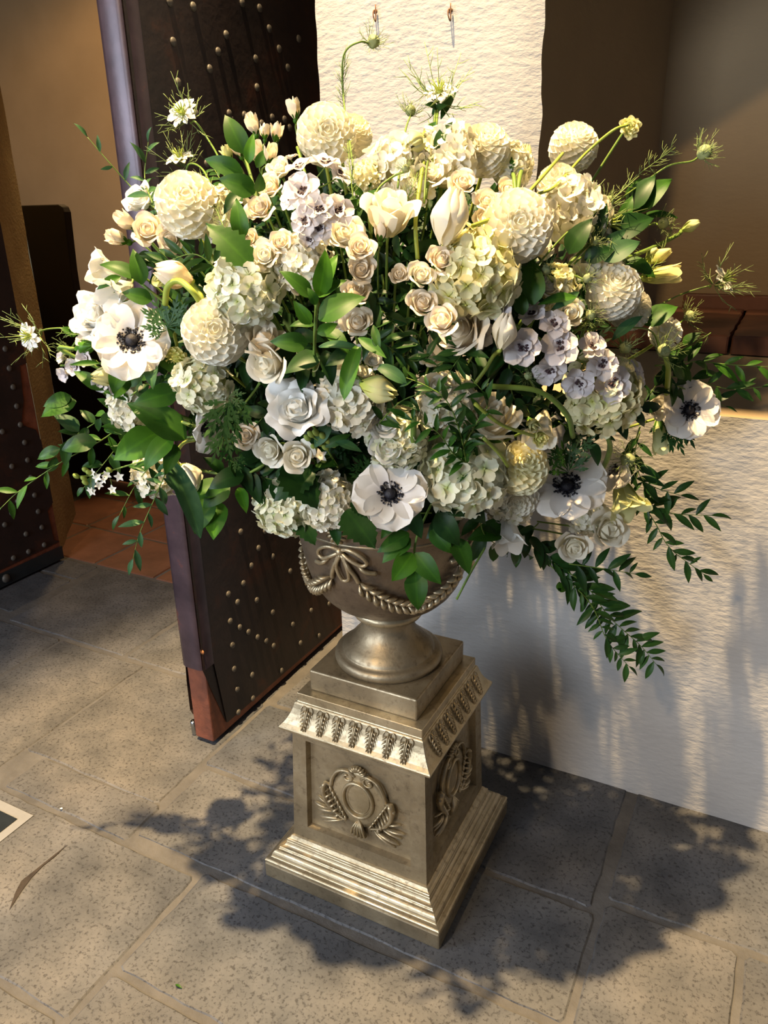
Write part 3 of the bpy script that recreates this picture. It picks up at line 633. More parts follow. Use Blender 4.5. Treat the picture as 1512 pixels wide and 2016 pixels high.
def ruffle(u,v,d,label,f=None,off=0.,mat=None,n=26,open_=.5,kind='ranunculus'):
    mat=mat or P_WHITE; root,M,p,fv,rad=start(kind,u,v,d,f,off,label,'flower')
    for k in range(n):
        t=k/(n-1); r0=.12+.55*t; me=cached(('ruf',mat.name,n,open_,k),lambda: wrapm('petal',mat,r0,.55-.55*t**1.6,-.5,1.0-.35*t,open_*(.25+.75*t),.045+.05*t,k*3,nu=10))
        obj('petal',me,root,rot(k*2.39996+R_.uniform(-.2,.2)))
    m=MB(); m.ball((0,0,-.12),.45,12,g=.3); obj('core',m.me('core',mat,g=True),root)
    stem(root,M,p,fv,rad,None,.0025,None,.6)
def anemone(u,v,d,label,f=None,off=0.,roll=None,path=None,n=8,cupv=0,eye=True):
    root,M,p,fv,rad=start('anemone',u,v,d,f,off,label,'flower',roll=roll)
    ms=[cached(('an',k,cupv),lambda k=k: sheet('petal',P_ANEM,[.50,.54,.47][k],ROUND,[(0,18+cupv),(.35,24+cupv),(.7,8+cupv),(1,-14+cupv)],.32,.045,3.2+k,seed=k,nu=8,nv=8)) for k in range(3)]
    for k in range(n):
        lay=k%2; L=(.98 if lay else 1.04)*R_.uniform(.92,1.06)
        M2=rot(2*math.pi*k/n+R_.uniform(-.12,.12))@Matrix.Translation((.03,0,-.03+.045*lay))@Matrix.Rotation(R_.uniform(-.12,.12),4,'X')@Matrix.Scale(L,4)
        obj('petal',R_.choice(ms),root,M2)
    m=MB(); m.lathe([(.23,.05),(.25,.08),(.12,.11)],20); m.ball((0,0,.12),.165,14,(1,1,.85)); obj('eye',m.me('eye',M_INK),root,label='dark blue-black domed eye')
    def st():
        m=MB(); q=random.Random(5)
        for k in range(90):
            a=q.uniform(0,6.28); r=q.uniform(.22,.36); z=.17+q.uniform(-.06,.03)
            m.tube([(.09*math.cos(a),.09*math.sin(a),.0),(r*.7*math.cos(a),r*.7*math.sin(a),z*.8),(r*math.cos(a),r*math.sin(a),z)],.006,3)
            m.ball((r*math.cos(a),r*math.sin(a),z),.032,5,(1,1,.7))
        m.lathe([(.16,-.02),(.2,.05)],16)
        return m.me('stamens',M_INK)
    o=obj('stamens',cached('stam',st),root,kind='stuff',label='black ring of stamens')
    me=cached('anruff',lambda: fern('ruff_leaf'))
    for k in range(5): obj('ruff_leaf',me,root,rot(2*math.pi*k/5+R_.uniform(-.3,.3))@Matrix.Translation((0,0,-.42))@Matrix.Rotation(-.3,4,'Y')@Matrix.Scale(.55,4))
    stem(root,M,p,fv,rad,path,.0032,L_STEMY,.1)
def fern(name,mat=None,seed=1):
    q=random.Random(seed); m=MB()
    for j in range(5):
        a=math.radians(-52+26*j+q.uniform(-6,6)); L=q.uniform(.75,1.05)*(1-.12*abs(j-2)); d=np.array([math.cos(a),math.sin(a),0])
        for i in range(-2,3):
            b=a+i*.42; s=.22+.10*(2-abs(i)); o=d*L*(.50+.13*abs(2-abs(i)))
            e=o+np.array([math.cos(b),math.sin(b),q.uniform(-.05,.12)])*s*L; n=np.array([-math.sin(b),math.cos(b),0])*.055
            mid=(o+e)/2; m.add([o,mid+n,e,mid-n],[(0,1,2,3)])
        n=np.array([-math.sin(a),math.cos(a),0])*.035; m.add([n*.3,n+d*L*.4,d*L,d*L*.4-n],[(0,3,2,1)])
    return m.me(name,mat or L_VINE,True)
def tulip(u,v,d,label,f=(0,.9),off=0.,mat=None,path=None,tall=1.35,open_=.0,kind='tulip',smat=None):
    mat=mat or P_CREAM; root,M,p,fv,rad=start(kind,u,v,d,f,off,label,'flower')
    for k in range(6):
        me=cached(('tul',mat.name,tall,open_,k%3,k//3),lambda: wrapm('petal',mat,.72+.10*(k//3),tall*.9,-tall*.75,.82,open_,.015,k,nu=8,nv=10,curl=.1,narrow=.35,tipin=.52 if open_<.2 else .1))
        obj('petal',me,root,rot(k*2.0944+(1.047 if k>2 else 0)))
    stem(root,M,p,fv,rad,path,.0036,smat or L_STEMY,tall*.8)
def lisi(u,v,d,label,f=(0,-.9),off=0.,mat=None,path=None,tall=1.2,flare=.45,kind='lisianthus'):
    mat=mat or P_WHITE; root,M,p,fv,rad=start(kind,u,v,d,f,off,label,'flower')
    for k in range(6):
        me=cached(('lis',mat.name,tall,flare,k%3),lambda: wrapm('petal',mat,.50+.03*k,tall*.75,-tall,.95,flare,.05,k,nu=9,nv=8,curl=.2,narrow=.3))
        obj('petal',me,root,rot(k*2.4+.1))
    leafs(root,M,'sepal',L_BRIGHT,1.0*tall,5,82,.10,-tall*1.02,55)
    stem(root,M,p,fv,rad,path,.0022,None,tall*.95)
def hydrangea(u,v,d,label,off=-.03,mat=None,f=None,N=62,sq=1.,phm=100):
    mat=mat or P_GREENW; root,M,p,fv,rad=start('hydrangea',u,v,d,f,off,label,'flower')
    def flo(k):
        q=random.Random(k); m=MB()
        for j in range(4):
            a=j*math.pi/2+q.uniform(-.15,.15); ca,sa=math.cos(a),math.sin(a); V=[];g=[]; nv=4;nu=4; lift=q.uniform(.05,.5)
            for jj in range(nv+1):
                vv=jj/nv; w=.50*[.16,.75,1.05,.95,.45][jj]
                for ii in range(nu+1):
                    uu=2*ii/nu-1; x=.05+.95*vv; y=uu*w; z=lift*x*x*.8+.25*w*uu*uu+.05*math.sin(3*uu+k)
                    V.append((x*ca-y*sa,x*sa+y*ca,z)); g.append(min(1,vv*1.1))
            m.add(V,[(b*(nu+1)+c,b*(nu+1)+c+1,(b+1)*(nu+1)+c+1,(b+1)*(nu+1)+c) for b in range(nv) for c in range(nu)],g)
        m.ball((0,0,.06),.09,5,g=0.)
        return m.me('floret',mat,True,True)
    ms=[cached(('flo',mat.name,k),lambda k=k: flo(k)) for k in range(5)]
    cm=math.cos(math.radians(phm))
    for i in range(N):
        c=1-(1-cm)*(i+.5)/N; ph=math.acos(c); az=i*2.39996+R_.uniform(-.25,.25)
        n=np.array([math.sin(ph)*math.cos(az),math.sin(ph)*math.sin(az),math.cos(ph)]); j=n+np.array([R_.uniform(-.4,.4) for _ in range(3)]); 
        obj('floret',R_.choice(ms),root,zframe(j,n*np.array([1,1,sq])*R_.uniform(.76,.93),R_.uniform(.25,.32),R_.uniform(0,6)))
    m=MB(); m.ball((0,0,0),.70,12,g=.15); obj('core',m.me('core',mat,g=True),root)
    stem(root,M,p,fv,rad,None,.004,None,.6)
def delph(points,label,path,group=None,closed=False):
    """points: (u,v,d,fx,fy,off)"""
    u,v,d=points[0][:3]; pts=[P3(*q)[0] for q in path]; root=obj('delphinium',None,M=Matrix.Translation(pts[0]),label=label,cat='flower',group=group)
    m=MB(); m.tube([q-pts[0] for q in catmull(pts,5)],.0024,6); obj('stem',m.me('stem',L_STEM),root)
    def eye():
        m=MB(); q=random.Random(2)
        for k in range(13):
            a=q.uniform(0,6.28); r=q.uniform(.05,.26); m.ball((r*math.cos(a),r*math.sin(a),.12+q.uniform(0,.14)),.075,5,(1.3,.8,1))
        return m.me('dark_eye',M_DUSK)
    for q in points:
        u,v,d,fx,fy,off=q; p,w=P3(u,v,off); rad=d*w/FPX/2*1.12; fv=face(fx,fy)
        fl=obj('floret',None,root,Matrix.Translation(-Vector(pts[0]))@zframe(fv,p,rad,R_.uniform(0,6)))
        el=50 if closed else 22
        ms=[cached(('dl',k,el),lambda k=k: sheet('petal',P_LILAC,.46,ROUND,[(0,el+15),(.4,el+8),(1,el-30)],.38,.05,3+k,seed=k,nu=6,nv=6)) for k in range(3)]
        for k in range(5): obj('petal',R_.choice(ms),fl,rot(k*1.2566+R_.uniform(-.1,.1))@Matrix.Translation((.0,0,-.15))@Matrix.Scale(R_.uniform(.93,1.1),4))
        for k in range(3): obj('petal',R_.choice(ms),fl,rot(k*2.09+.5)@Matrix.Translation((0,0,-.05))@Matrix.Rotation(-.35,4,'Y')@Matrix.Scale(.6,4))
        if not closed: obj('dark_eye',cached('deye',eye),fl)
        tip=p-fv*rad*.2; near=min(catmull(pts,5),key=lambda s: np.linalg.norm(s-tip)); Mi=(Matrix.Translation(-Vector(pts[0]))@zframe(fv,p,rad,0)).inverted()
        m=MB(); m.tube([tip-pts[0],(tip+near)/2-fv*.008-pts[0],near-pts[0]],.0011,5); obj('stalk',m.me('stalk',L_STEM),root)
def threads(N,seed,L0=.9,L1=1.7,r=.013,spread=1.15,down=0.,base=.1):
    q=random.Random(seed); m=MB()
    for k in range(N):
        a=2*math.pi*k/N+q.uniform(-.2,.2); el=q.uniform(-.3,spread); L=q.uniform(L0,L1)
        d=np.array([math.cos(a)*math.cos(el),math.sin(a)*math.cos(el),math.sin(el)]); p0=d*base+np.array([0,0,-.35]); p1=p0+d*L*.5+np.array([0,0,.05]); p2=p0+d*L+np.array([0,0,.28*L])
        m.tube([p0,p1,p2],[r*1.3,r,r*.5],3)
        for j in range(4):
            t=.35+.15*j; o=p0+(p1-p0)*min(1,t*2) if t<.5 else p1+(p2-p1)*(t*2-1)
            e=d+np.array([q.uniform(-.9,.9) for _ in range(3)]); e/=np.linalg.norm(e); m.tube([o,o+e*L*.16,o+e*L*.28+d*.05],[r*.8,r*.7,r*.35],3)
    return m
def nigella(u,v,d,label,f=None,off=0.,path=None,pod=False,petals=True,bl=False,thr=1.):
    root,M,p,fv,rad=start('nigella',u,v,d*(1.15 if pod else 1.3),f,off,label,'seed pod' if pod else 'flower')
    if pod:
        def pd():
            m=MB(); V=[];F=[];n=20;prof=[(.10,-.62),(.35,-.5),(.52,-.25),(.58,.05),(.48,.35),(.26,.55),(.08,.62)]
            for r,z in prof:
                for k in range(n): a=2*math.pi*k/n; rr=r*(1+.07*math.cos(5*a)); V.append((rr*math.cos(a),rr*math.sin(a),z))
            for i in range(len(prof)-1):
                for k in range(n): F.append((i*n+k,i*n+(k+1)%n,(i+1)*n+(k+1)%n,(i+1)*n+k))
            F.append(tuple((len(prof)-1)*n+k for k in range(n))); m.add(V,F)
            for k in range(5):
                a=k*1.2566; m.tube([(.1*math.cos(a),.1*math.sin(a),.55),(.18*math.cos(a),.18*math.sin(a),.8),(.38*math.cos(a),.38*math.sin(a),1.05)],[.05,.035,.015],5)
            return m.me('pod',L_POD)
        obj('pod',cached('pod',pd),root)
    else:
        def pis():
            m=MB(); q=random.Random(4)
            for k in range(9):
                a=k*.7; s=q.uniform(.12,.25); m.tube([(.05*math.cos(a),.05*math.sin(a),0),(s*.8*math.cos(a),s*.8*math.sin(a),.32),(s*1.6*math.cos(a),s*1.6*math.sin(a),.52)],[.04,.035,.02],5)
            m.ball((0,0,.1),.17,8); return m.me('pistil',L_STEMY)
        obj('pistil',cached('pis',pis),root,label='yellow-green pistils')
        mt=P_WHITE if bl else P_HYDC
        ms=[cached(('np',mt.name,k),lambda k=k: sheet('petal',mt,.20+.03*k,[(0,.3),(.3,.6),(.6,1),(.75,.8),(.85,.95),(1,.1)],[(0,30),(.5,12),(1,-5)],.4,.06,4,seed=k,nu=4,nv=7,serr=.10)) for k in range(3)]
        for k in range(15): obj('petal',R_.choice(ms),root,rot(k*2.4)@Matrix.Translation((.03,0,-.05+.012*k))@Matrix.Scale(.78-.018*k,4))
    tm=cached(('thr',pod),lambda: threads(22 if pod else 18,3 if pod else 8,.9,1.6,.017).me('bracts',L_THREAD,True))
    obj('bracts',tm,root,Matrix.Scale(thr,4),kind='stuff')
    stem(root,M,p,fv,rad,path,.0017,L_STEM,.55)
# ---- leaves
LF={}
def leafmesh(kind,mat,k):
    def mk():
        if kind=='broad': return sheet('leaf',mat,.22,OVATE,[(0,22),(.4,6),(1,-22-8*k)],0,.012,2,seed=k,fold=.28,gmid=True,nu=4,nv=8)
        if kind=='lance': return sheet('leaf',mat,.15,LANCE,[(0,18),(.5,2),(1,-26+14*k)],0,.01,2,seed=k,fold=.30,gmid=True,nu=4,nv=7)
        if kind=='blade': return sheet('leaf',mat,.13,[(0,.35),(.2,.8),(.5,1.),(.75,.8),(.92,.35),(1,.0)],[(0,25),(.4,0),(1,-30)],.3,.02,2,seed=k,fold=.1,gmid=True,nu=4,nv=9)
        if kind=='serr': return sheet('leaf',mat,.25,OVATE,[(0,12),(.5,2),(1,-18)],0,.012,3,seed=k,fold=.22,serr=.13,gmid=True,nu=4,nv=17)
        if kind=='small': return sheet('leaf',mat,.17,LANCE,[(0,15),(1,-25+20*k)],0,0,2,seed=k,fold=.35,gmid=True,nu=2,nv=5)
    return cached(('leaf',kind,mat.name,k),mk)
def tubeobj(name,pts,r,root,origin,mat,taper=False):
    m=MB(); L=[np.array(q)-origin for q in pts]; rr=[r*(1-.6*i/len(L)) for i in range(len(L))] if taper else r
    m.tube(L,rr,6); obj(name,m.me(name,mat),root)
def sprig(path,label,n=12,ll=70,kind='lance',mat=None,spread=48,alt=True,group=None,stemr=.0015,smat=None,name='leafy_sprig',start_=.1,cat='foliage',droop=.1,tend=0):
    mat=mat or L_MID; pts=catmull([P3(*q)[0] for q in path],8); o=pts[0]
    root=obj(name,None,M=Matrix.Translation(o),label=label,cat=cat,group=group); tubeobj('stem',pts,stemr,root,o,smat or L_STEM,True)
    cum=[0]
    for i in range(1,len(pts)): cum.append(cum[-1]+np.linalg.norm(pts[i]-pts[i-1]))
    for k in range(n):
        t=start_+(1-start_)*k/(n-1) if n>1 else .5; s=t*cum[-1]; i=min(len(pts)-2,max(0,int(np.searchsorted(cum,s))-1)); f=(s-cum[i])/(cum[i+1]-cum[i]+1e-9); p=pts[i]+(pts[i+1]-pts[i])*min(1,f)
        tg=pts[i+1]-pts[i]; tg/=np.linalg.norm(tg); view=p-EYE; w=view@CF; view/=np.linalg.norm(view)
        side=np.cross(tg,view); side/=np.linalg.norm(side)+1e-9
        a=math.radians(spread+R_.uniform(-28,24)) if k<n-1 else 0.; sg=1 if k%2 else -1
        d=tg*math.cos(a)+side*sg*math.sin(a)-view*R_.uniform(-.15,.3)+np.array([0,0,-droop*R_.random()])
        nrm=-view*R_.uniform(.5,1.)+np.array([0,0,1.])*R_.uniform(.1,.9)+side*R_.uniform(-.5,.5)
        L=ll*w/FPX*R_.uniform(.62,1.2)*(1-.25*t)
        obj('leaf',leafmesh(kind,mat,R_.randint(0,1)),root,frame(d,nrm,p-o,L))
    return root
def spray_leaves(LV,label,stempath=None,mat=None,kind='broad',name='leafy_sprig',group=None,cat='foliage',off=0.):
    """LV: (base u,v, tip u,v, offset, widen, kind, mat)"""
    mat=mat or L_MID; o=P3(LV[0][0],LV[0][1],off)[0]; root=obj(name,None,M=Matrix.Translation(o),label=label,cat=cat,group=group)
    if stempath: tubeobj('stem',catmull([P3(*q)[0] for q in stempath],6),.0026,root,o,L_STEM)
    for lv in LV:
        bu,bv,tu,tv=lv[:4]; of=lv[4] if len(lv)>4 else .0; wd=lv[5] if len(lv)>5 else 1.; kd=lv[6] if len(lv)>6 else kind; mt=lv[7] if len(lv)>7 else mat
        a=P3(bu,bv,off+of)[0]; w=(a-EYE)@CF; b=at(tu,tv,w-R_.uniform(.0,.02)); d=b-a; L=np.linalg.norm(d)*1.04
        view=(a-EYE)/np.linalg.norm(a-EYE); side=np.cross(d/L,view); nrm=-view+np.array([0,0,.55])+side*R_.uniform(-.5,.5)
        Mx=frame(d,nrm,a-o,1.)@Matrix.Diagonal((L,L*wd,L,1))
        obj('leaf',leafmesh(kd,mt,R_.randint(0,1)),root,Mx)
    return root
# ================================================================ THE BOUQUET
# --- hydrangea heads (deep layer)
hydrangea(490,572,150,'large green-white hydrangea head above the round dahlia at centre left',off=.0)
hydrangea(405,758,112,'small lime-green hydrangea head below the left dahlia',off=.01,f=(-.3,0))
hydrangea(566,992,120,'green-white hydrangea head drooping lowest at the left of the urn rim',off=.02,f=(-.2,-.35))
hydrangea(650,985,110,'white hydrangea head just above the urn rosette',off=-.01,f=(0,-.3),mat=P_HYDC)
hydrangea(935,545,170,'large yellow-green hydrangea head in the shade under the widest dahlia',off=.0,mat=P_HYDY)
hydrangea(912,925,170,'large white-green hydrangea head right of the lowest central anemone',off=.0,f=(0,-.15))
hydrangea(1180,775,150,'yellowish hydrangea head under the right lilac delphinium',off=-.01,mat=P_HYDY,f=(.2,-.4))
hydrangea(785,345,140,'cream hydrangea head at the top behind the cupped rose',off=-.06,mat=P_HYDC)
hydrangea(882,318,130,'cream hydrangea head at the top beside the round top dahlia',off=-.05,mat=P_HYDC)
hydrangea(595,520,110,'white hydrangea head below the upper lilac delphinium',off=-.01,mat=P_HYDC)
hydrangea(690,785,130,'white shaded hydrangea head right of the open ruffled bloom',off=-.02,mat=P_HYDC)
hydrangea(1115,425,140,'cream-pink hydrangea head behind the widest dahlia',off=-.04,mat=P_HYDC)
hydrangea(1000,990,90,'white hydrangea head under the yellow pompon dahlia low at right',off=-.01,mat=P_HYDC,f=(0,-.3))
hydrangea(780,860,120,'green-white hydrangea head deep under the central vine leaves',off=-.02)
hydrangea(880,790,110,'white hydrangea head behind the vine leaves right of centre',off=-.02,mat=P_HYDC)
hydrangea(265,800,95,'white hydrangea head half hidden behind big leaves at far left',off=-.04,mat=P_HYDC)
hydrangea(310,930,90,'white hydrangea head behind the long blue-green blade leaf',off=-.04,mat=P_HYDC)
hydrangea(1170,510,110,'cream hydrangea head between feathery bloom and right dahlia',off=-.04,mat=P_HYDC)
hydrangea(1090,570,90,'yellow hydrangea head behind dark leaves right of centre',off=-.03,mat=P_HYDY)
hydrangea(1150,1010,80,'white hydrangea head tucked behind the big lower right anemone',off=-.05,mat=P_HYDC)
hydrangea(440,430,110,'cream hydrangea head behind the serrated leaf at upper left',off=-.06,mat=P_HYDC)
hydrangea(1000,330,90,'cream hydrangea head beside the upright green bud at top right',off=-.06,mat=P_HYDC)
# --- dahlias
dahlia(642,266,112,'round cream pompon dahlia at the top edge against the dark door',f=(.15,-.2),off=.0)
dahlia(692,268,78,'cream pompon dahlia mostly hidden behind the top left dahlia',f=(.3,.3),off=-.05)
dahlia(369,404,120,'open white dahlia with green heart at upper left',f=(.15,.12),off=.03,w=.25,N=120,phm=115)
dahlia(426,653,128,'big cream pompon dahlia beside the drooping rose at left',f=(.15,-.12),off=.03)
dahlia(954,296,98,'round cream dahlia in front of the white wall at the top',f=(0,.35),off=-.01)
dahlia(1129,290,92,'cream pompon dahlia seen from behind with yellow stem, highest at right',f=(.1,.5),off=-.03)
dahlia(1098,364,78,'smaller white dahlia half hidden behind the widest dahlia',f=(.4,-.1),off=-.04)
dahlia(1018,446,134,'widest white pompon dahlia right of centre near the top',f=(-.05,-.15),off=.03)
dahlia(1208,575,105,'cream dahlia at the right beside lisianthus bud',f=(-.1,.35),off=.01)
dahlia(1240,610,80,'cream dahlia below and right of another dahlia at the right edge',f=(.5,-.3),off=-.04)
dahlia(1026,922,104,'pale yellow pompon dahlia low at right beside the big anemone',f=(.05,.3),off=.03,mat=P_DAHY)
dahlia(1018,975,85,'white underside of dahlia below the pale yellow pompon dahlia',f=(-.1,-.4),off=-.01)
dahlia(345,700,48,'small yellow dahlia facing down between anemone and pompon dahlia',f=(-.05,-.85),off=.0,mat=P_YEL,N=50,phm=85)
dahlia(1310,655,62,'pale ruffled bloom at far right under the green leaf',f=(.4,.4),off=-.03,w=.26,N=60)
dahlia(725,345,60,'pale yellow ruffled bloom between tall stems near top centre',f=(0,.5),off=-.02,mat=P_DAHY,N=60)
# --- ruffled blooms
rose(190,622,92,'white ruffled peony-like bloom at far left above the anemone',f=(-.3,.2),off=.02,mat=P_WHITE,n=22,open_=.42,ruf=.09,kind='ruffled_bloom',sep=False)
rose(585,806,106,'open white ruffled bloom with green heart at lower centre left',f=(-.1,.1),off=.04,mat=P_WHITE,n=18,open_=.5,ruf=.085,kind='ruffled_bloom',sep=False,var=1)
# --- large roses
rose(520,672,96,'big drooping white rose beside the left pompon dahlia, upper petals',f=(.15,.55),off=.02,mat=P_ROSE,n=10,open_=.3,kind='garden_rose',tall=1.1,ruf=.01,path=[(510,755),(470,810),(445,860)])
rose(528,715,92,'creamy rose with spiral heart hanging over the yellow-green stem',f=(-.45,-.35),off=.04,mat=P_CREAM,n=14,open_=.3,kind='garden_rose',ruf=.01,path=[(508,760),(475,805),(440,865)],sep=False)
rose(770,418,104,'large cupped cream rose opening upwards near top centre',f=(.1,.72),off=.02,n=12,open_=.40,kind='garden_rose',tall=1.35,ruf=.01,sep=False)
rose(905,655,112,'large peach garden rose at centre right',f=(-.5,.15),off=.01,mat=P_ROSE,n=18,open_=.34,kind='garden_rose')
rose(968,825,112,'large shaded cream rose behind the yellow-green stems at lower right',f=(.1,.55),off=.0,n=16,open_=.3,kind='garden_rose',tall=1.2)
rose(678,462,82,'yellow-cream rose next to the upper lilac delphinium',f=(.1,.3),off=.01,mat=P_CREAM,n=18,open_=.35,kind='garden_rose')
rose(765,880,70,'white rose with cupped petals above the lowest central anemone',f=(-.05,-.25),off=.03,mat=P_WHITE,n=12,open_=.3,kind='garden_rose',tall=1.2)
rose(860,765,72,'cream rose behind the vine leaves right of centre',f=(.1,.4),off=.0,n=14,kind='garden_rose')
# --- spray roses
SR=[(290,452,66,.2,.0,.04,P_ROSE,'peach spray rose left of the open white dahlia'),(708,487,58,.15,.05,.04,P_ROSE,'peach spray rose topmost of the column beside the bright green leaves'),
(710,531,58,.1,-.1,.035,P_ROSE,'peach spray rose second down in the column beside the bright leaves'),(700,578,66,.1,.5,.03,P_ROSE,'peach spray rose half behind the broad leaf at centre'),
(704,634,62,-.05,.0,.035,P_ROSE,'peach spray rose lowest of the column at centre'),(664,632,52,.0,-.3,.02,P_CREAM,'cream spray rose tucked left of the lowest peach one'),
(785,540,40,.1,.0,.02,P_ROSE,'small peach spray rose beside the dark gap above centre'),(829,542,54,.25,.05,.03,P_CREAM,'cream spray rose between two others above the dark centre'),
(868,512,60,.2,.15,.035,P_ROSE,'cream-peach spray rose under the white tulip'),(831,597,58,.1,.1,.03,P_ROSE,'round peach spray rose at the edge of the dark centre'),
(872,630,66,-.4,.1,.05,P_ROSE,'peach rosette in front of the large garden rose'),
(512,410,56,-.2,.1,.02,P_ROSE,'peach spray rose left of the upper delphinium'),(490,470,42,-.1,.1,.02,P_ROSE,'small peach spray rose below the upper left cluster'),
(522,502,58,-.1,-.05,.035,P_CREAM,'cream spray rose just right of the serrated leaf'),(552,478,48,.1,.1,.03,P_ROSE,'cream spray rose under the upper delphinium tip'),
(910,360,56,.1,.2,.02,P_ROSE,'peach spray rose below the round top dahlia'),(960,397,54,.0,.2,.01,P_ROSE,'peach spray rose squeezed between tulip and widest dahlia'),
(953,428,46,-.3,-.1,.0,P_ROSE,'cream spray rose under the one beside the widest dahlia'),(482,857,54,.2,-.1,.03,P_ROSE,'cream spray rose right of the fern-like leaves at lower left'),
(533,885,66,-.35,-.25,.04,P_CREAM,'cream spray rose left one of the lower pair'),(585,898,66,.0,-.15,.05,P_CREAM,'cream spray rose right one of the lower pair'),
(1197,1043,78,.2,.0,.03,P_CREAM,'large cream spray rose hanging at the lower right edge'),(1130,1076,66,-.1,-.35,.03,P_CREAM,'cream spray rose hanging lowest at right'),
(275,390,66,-.4,.3,.02,P_WHITE,'white lisianthus-like rose at the upper left edge'),(1124,618,56,-.2,.0,.02,P_CREAM,'yellow-cream rose above the right lilac delphinium'),
(1081,566,46,-.1,.3,.0,P_CREAM,'cream rose in the shade left of the seed pods'),(532,368,52,-.3,.2,.01,P_ROSE,'cream spray rose left of the lilac florets near top'),
(549,333,50,-.2,.4,.0,P_CREAM,'open cream spray rose below the top left bud cluster'),(335,470,56,.1,-.3,.0,P_ROSE,'cream spray rose under the open white dahlia'),
(700,700,44,.0,.1,-.01,P_WHITE,'white rose in the shade behind the folded leaf'),(735,710,40,.1,.2,-.02,P_WHITE,'small white rose in the shade near centre'),
(720,800,64,.0,.0,.01,P_WHITE,'white rose in the lower centre under the green tulip'),(757,835,60,.1,.0,.015,P_WHITE,'white ruffled rose right of the open ruffled bloom'),
(1000,375,52,.2,.3,-.02,P_ROSE,'cream spray rose between two round dahlias at top right'),(590,560,56,.3,.2,.0,P_ROSE,'cream rose half hidden left of the bright leaf rosette'),
(845,345,62,.0,.4,-.02,P_CREAM,'cream rose behind the yellow tulip stem'),(1060,480,60,.4,.0,-.01,P_CREAM,'cream rose tucked right of the widest dahlia'),
(850,700,50,.0,.0,-.02,P_CREAM,'cream rose in the dark gap right of centre'),(1290,800,52,.4,-.2,-.03,P_CREAM,'pale rose behind the right anemone')]
for i,(u,v,d,fx,fy,of,mt,lb) in enumerate(SR): rose(u,v,d,lb,(fx,fy),of,mt,n=13,open_=.34,ruf=.035,kind='spray_rose',var=i%3)
SB=[(250,436,48,-.5,.4,'cream rosebud at the far upper left, upper of two'),(233,470,46,-.75,.1,'cream rosebud at the far upper left, lower of two'),(580,217,40,-.1,.95,'single cream rosebud standing high in front of the dark door'),
(545,264,38,.2,.9,'cream rosebud at the right of the top left cluster'),(521,261,30,0,.95,'narrow cream rosebud in the middle of the top left cluster'),(499,246,42,-.2,.7,'pale rosebud uppermost in the top left cluster'),
(532,304,40,.3,.6,'peach rosebud lower right in the top left cluster'),(503,302,44,-.2,.7,'peach rosebud in the heart of the top left cluster'),(448,303,30,-.6,.7,'small green-cream bud at the left of the top left cluster'),
(750,460,40,.1,.9,'round peach rosebud on a straight stem before the cupped rose'),(615,715,40,-.1,-.3,'greenish rosebud in the shadow below the bright leaves'),(322,545,46,-.3,-.5,'blush bud with green sepals left of the curved tulip'),
(468,292,40,-.3,.6,'pale bud behind the upright leaf of the top left cluster'),(1048,835,36,.2,-.6,'green bud behind the yellow-green ranunculus')]
for u,v,d,fx,fy,lb in SB: rosebud(u,v,d,lb,(fx,fy),.02,P_ROSE if 'green' not in lb else P_GBUD)
# --- anemones
anemone(262,672,140,'large white anemone with black eye at the far left',f=(.05,.05),off=.05,n=8)
anemone(768,975,128,'white anemone with black eye at the bottom centre over the urn',f=(.02,.25),off=.06,n=8,roll=.4)
anemone(1116,960,142,'large white anemone with black eye at lower right',f=(-.22,.42),off=.06,n=8,roll=1.2)
anemone(1354,808,104,'cream anemone with black eye against the sunlit wall at far right',f=(.08,-.05),off=.02,n=9)
anemone(398,842,92,'white anemone seen edge-on at lower left',f=(.88,-.25),off=.03,n=7,cupv=10)
anemone(1214,925,84,'pale anemone turned sideways behind the hanging lisianthus',f=(-.75,-.1),off=.0,n=7,cupv=15)
# --- tulips, lisianthus, ranunculus buds
tulip(884,432,84,'white tulip with loose petals tilted up near centre right',f=(.18,.85),off=.05,mat=P_CREAM,tall=1.45,path=[(905,470),(935,505)])
tulip(372,938,60,'white tulip hanging from a curved stem at lower left',f=(.35,-.75),off=.05,path=[(352,915),(348,893),(362,872),(385,866)],tall=1.25)
tulip(992,655,56,'pale closed tulip standing among the lilac florets',f=(.15,.92),off=.06,mat=P_CREAM,path=[(972,700),(955,728),(935,755)],tall=1.4)
tulip(742,765,62,'yellow-green tulip bud lying on its side at centre',f=(.8,-.35),off=.05,mat=P_YEL,path=[(715,750),(690,735)],tall=1.5,smat=L_STEM)
tulip(817,280,48,'yellow-green nodding bud on a tall stem at the top centre',f=(-.35,-.55),off=.03,mat=P_GBUD,path=[(838,262),(836,300),(826,370),(818,440),(822,510)],tall=1.4,kind='ranunculus_bud')
tulip(345,541,60,'cream closed bloom bent over on a thick curved stem at left',f=(-.8,.1),off=.04,mat=P_ROSE,path=[(378,562),(395,580),(402,600)],tall=1.4)
lisi(205,532,66,'pale green lisianthus bloom opening to the far left',f=(-.85,.25),off=.02,mat=P_WHITE)
lisi(228,575,66,'white lisianthus bloom below the far left one',f=(-.5,-.55),off=.03,mat=P_WHITE)
lisi(1000,1052,68,'white bell-shaped bloom hanging down under the dahlias at right',f=(.05,-.92),off=.13,tall=1.25)
lisi(1232,985,76,'pale drooping lisianthus bell with green sepals at lower right',f=(.2,-.9),off=.03,mat=P_GBUD,tall=1.15)
lisi(1066,845,66,'cream lisianthus bell behind the yellow-green ranunculus',f=(-.25,-.9),off=.02,mat=P_CREAM)
lisi(1300,860,44,'long pale petal-like bell hanging below the right anemone',f=(.0,-.97),off=.01,mat=P_GBUD,tall=1.9,flare=.15)
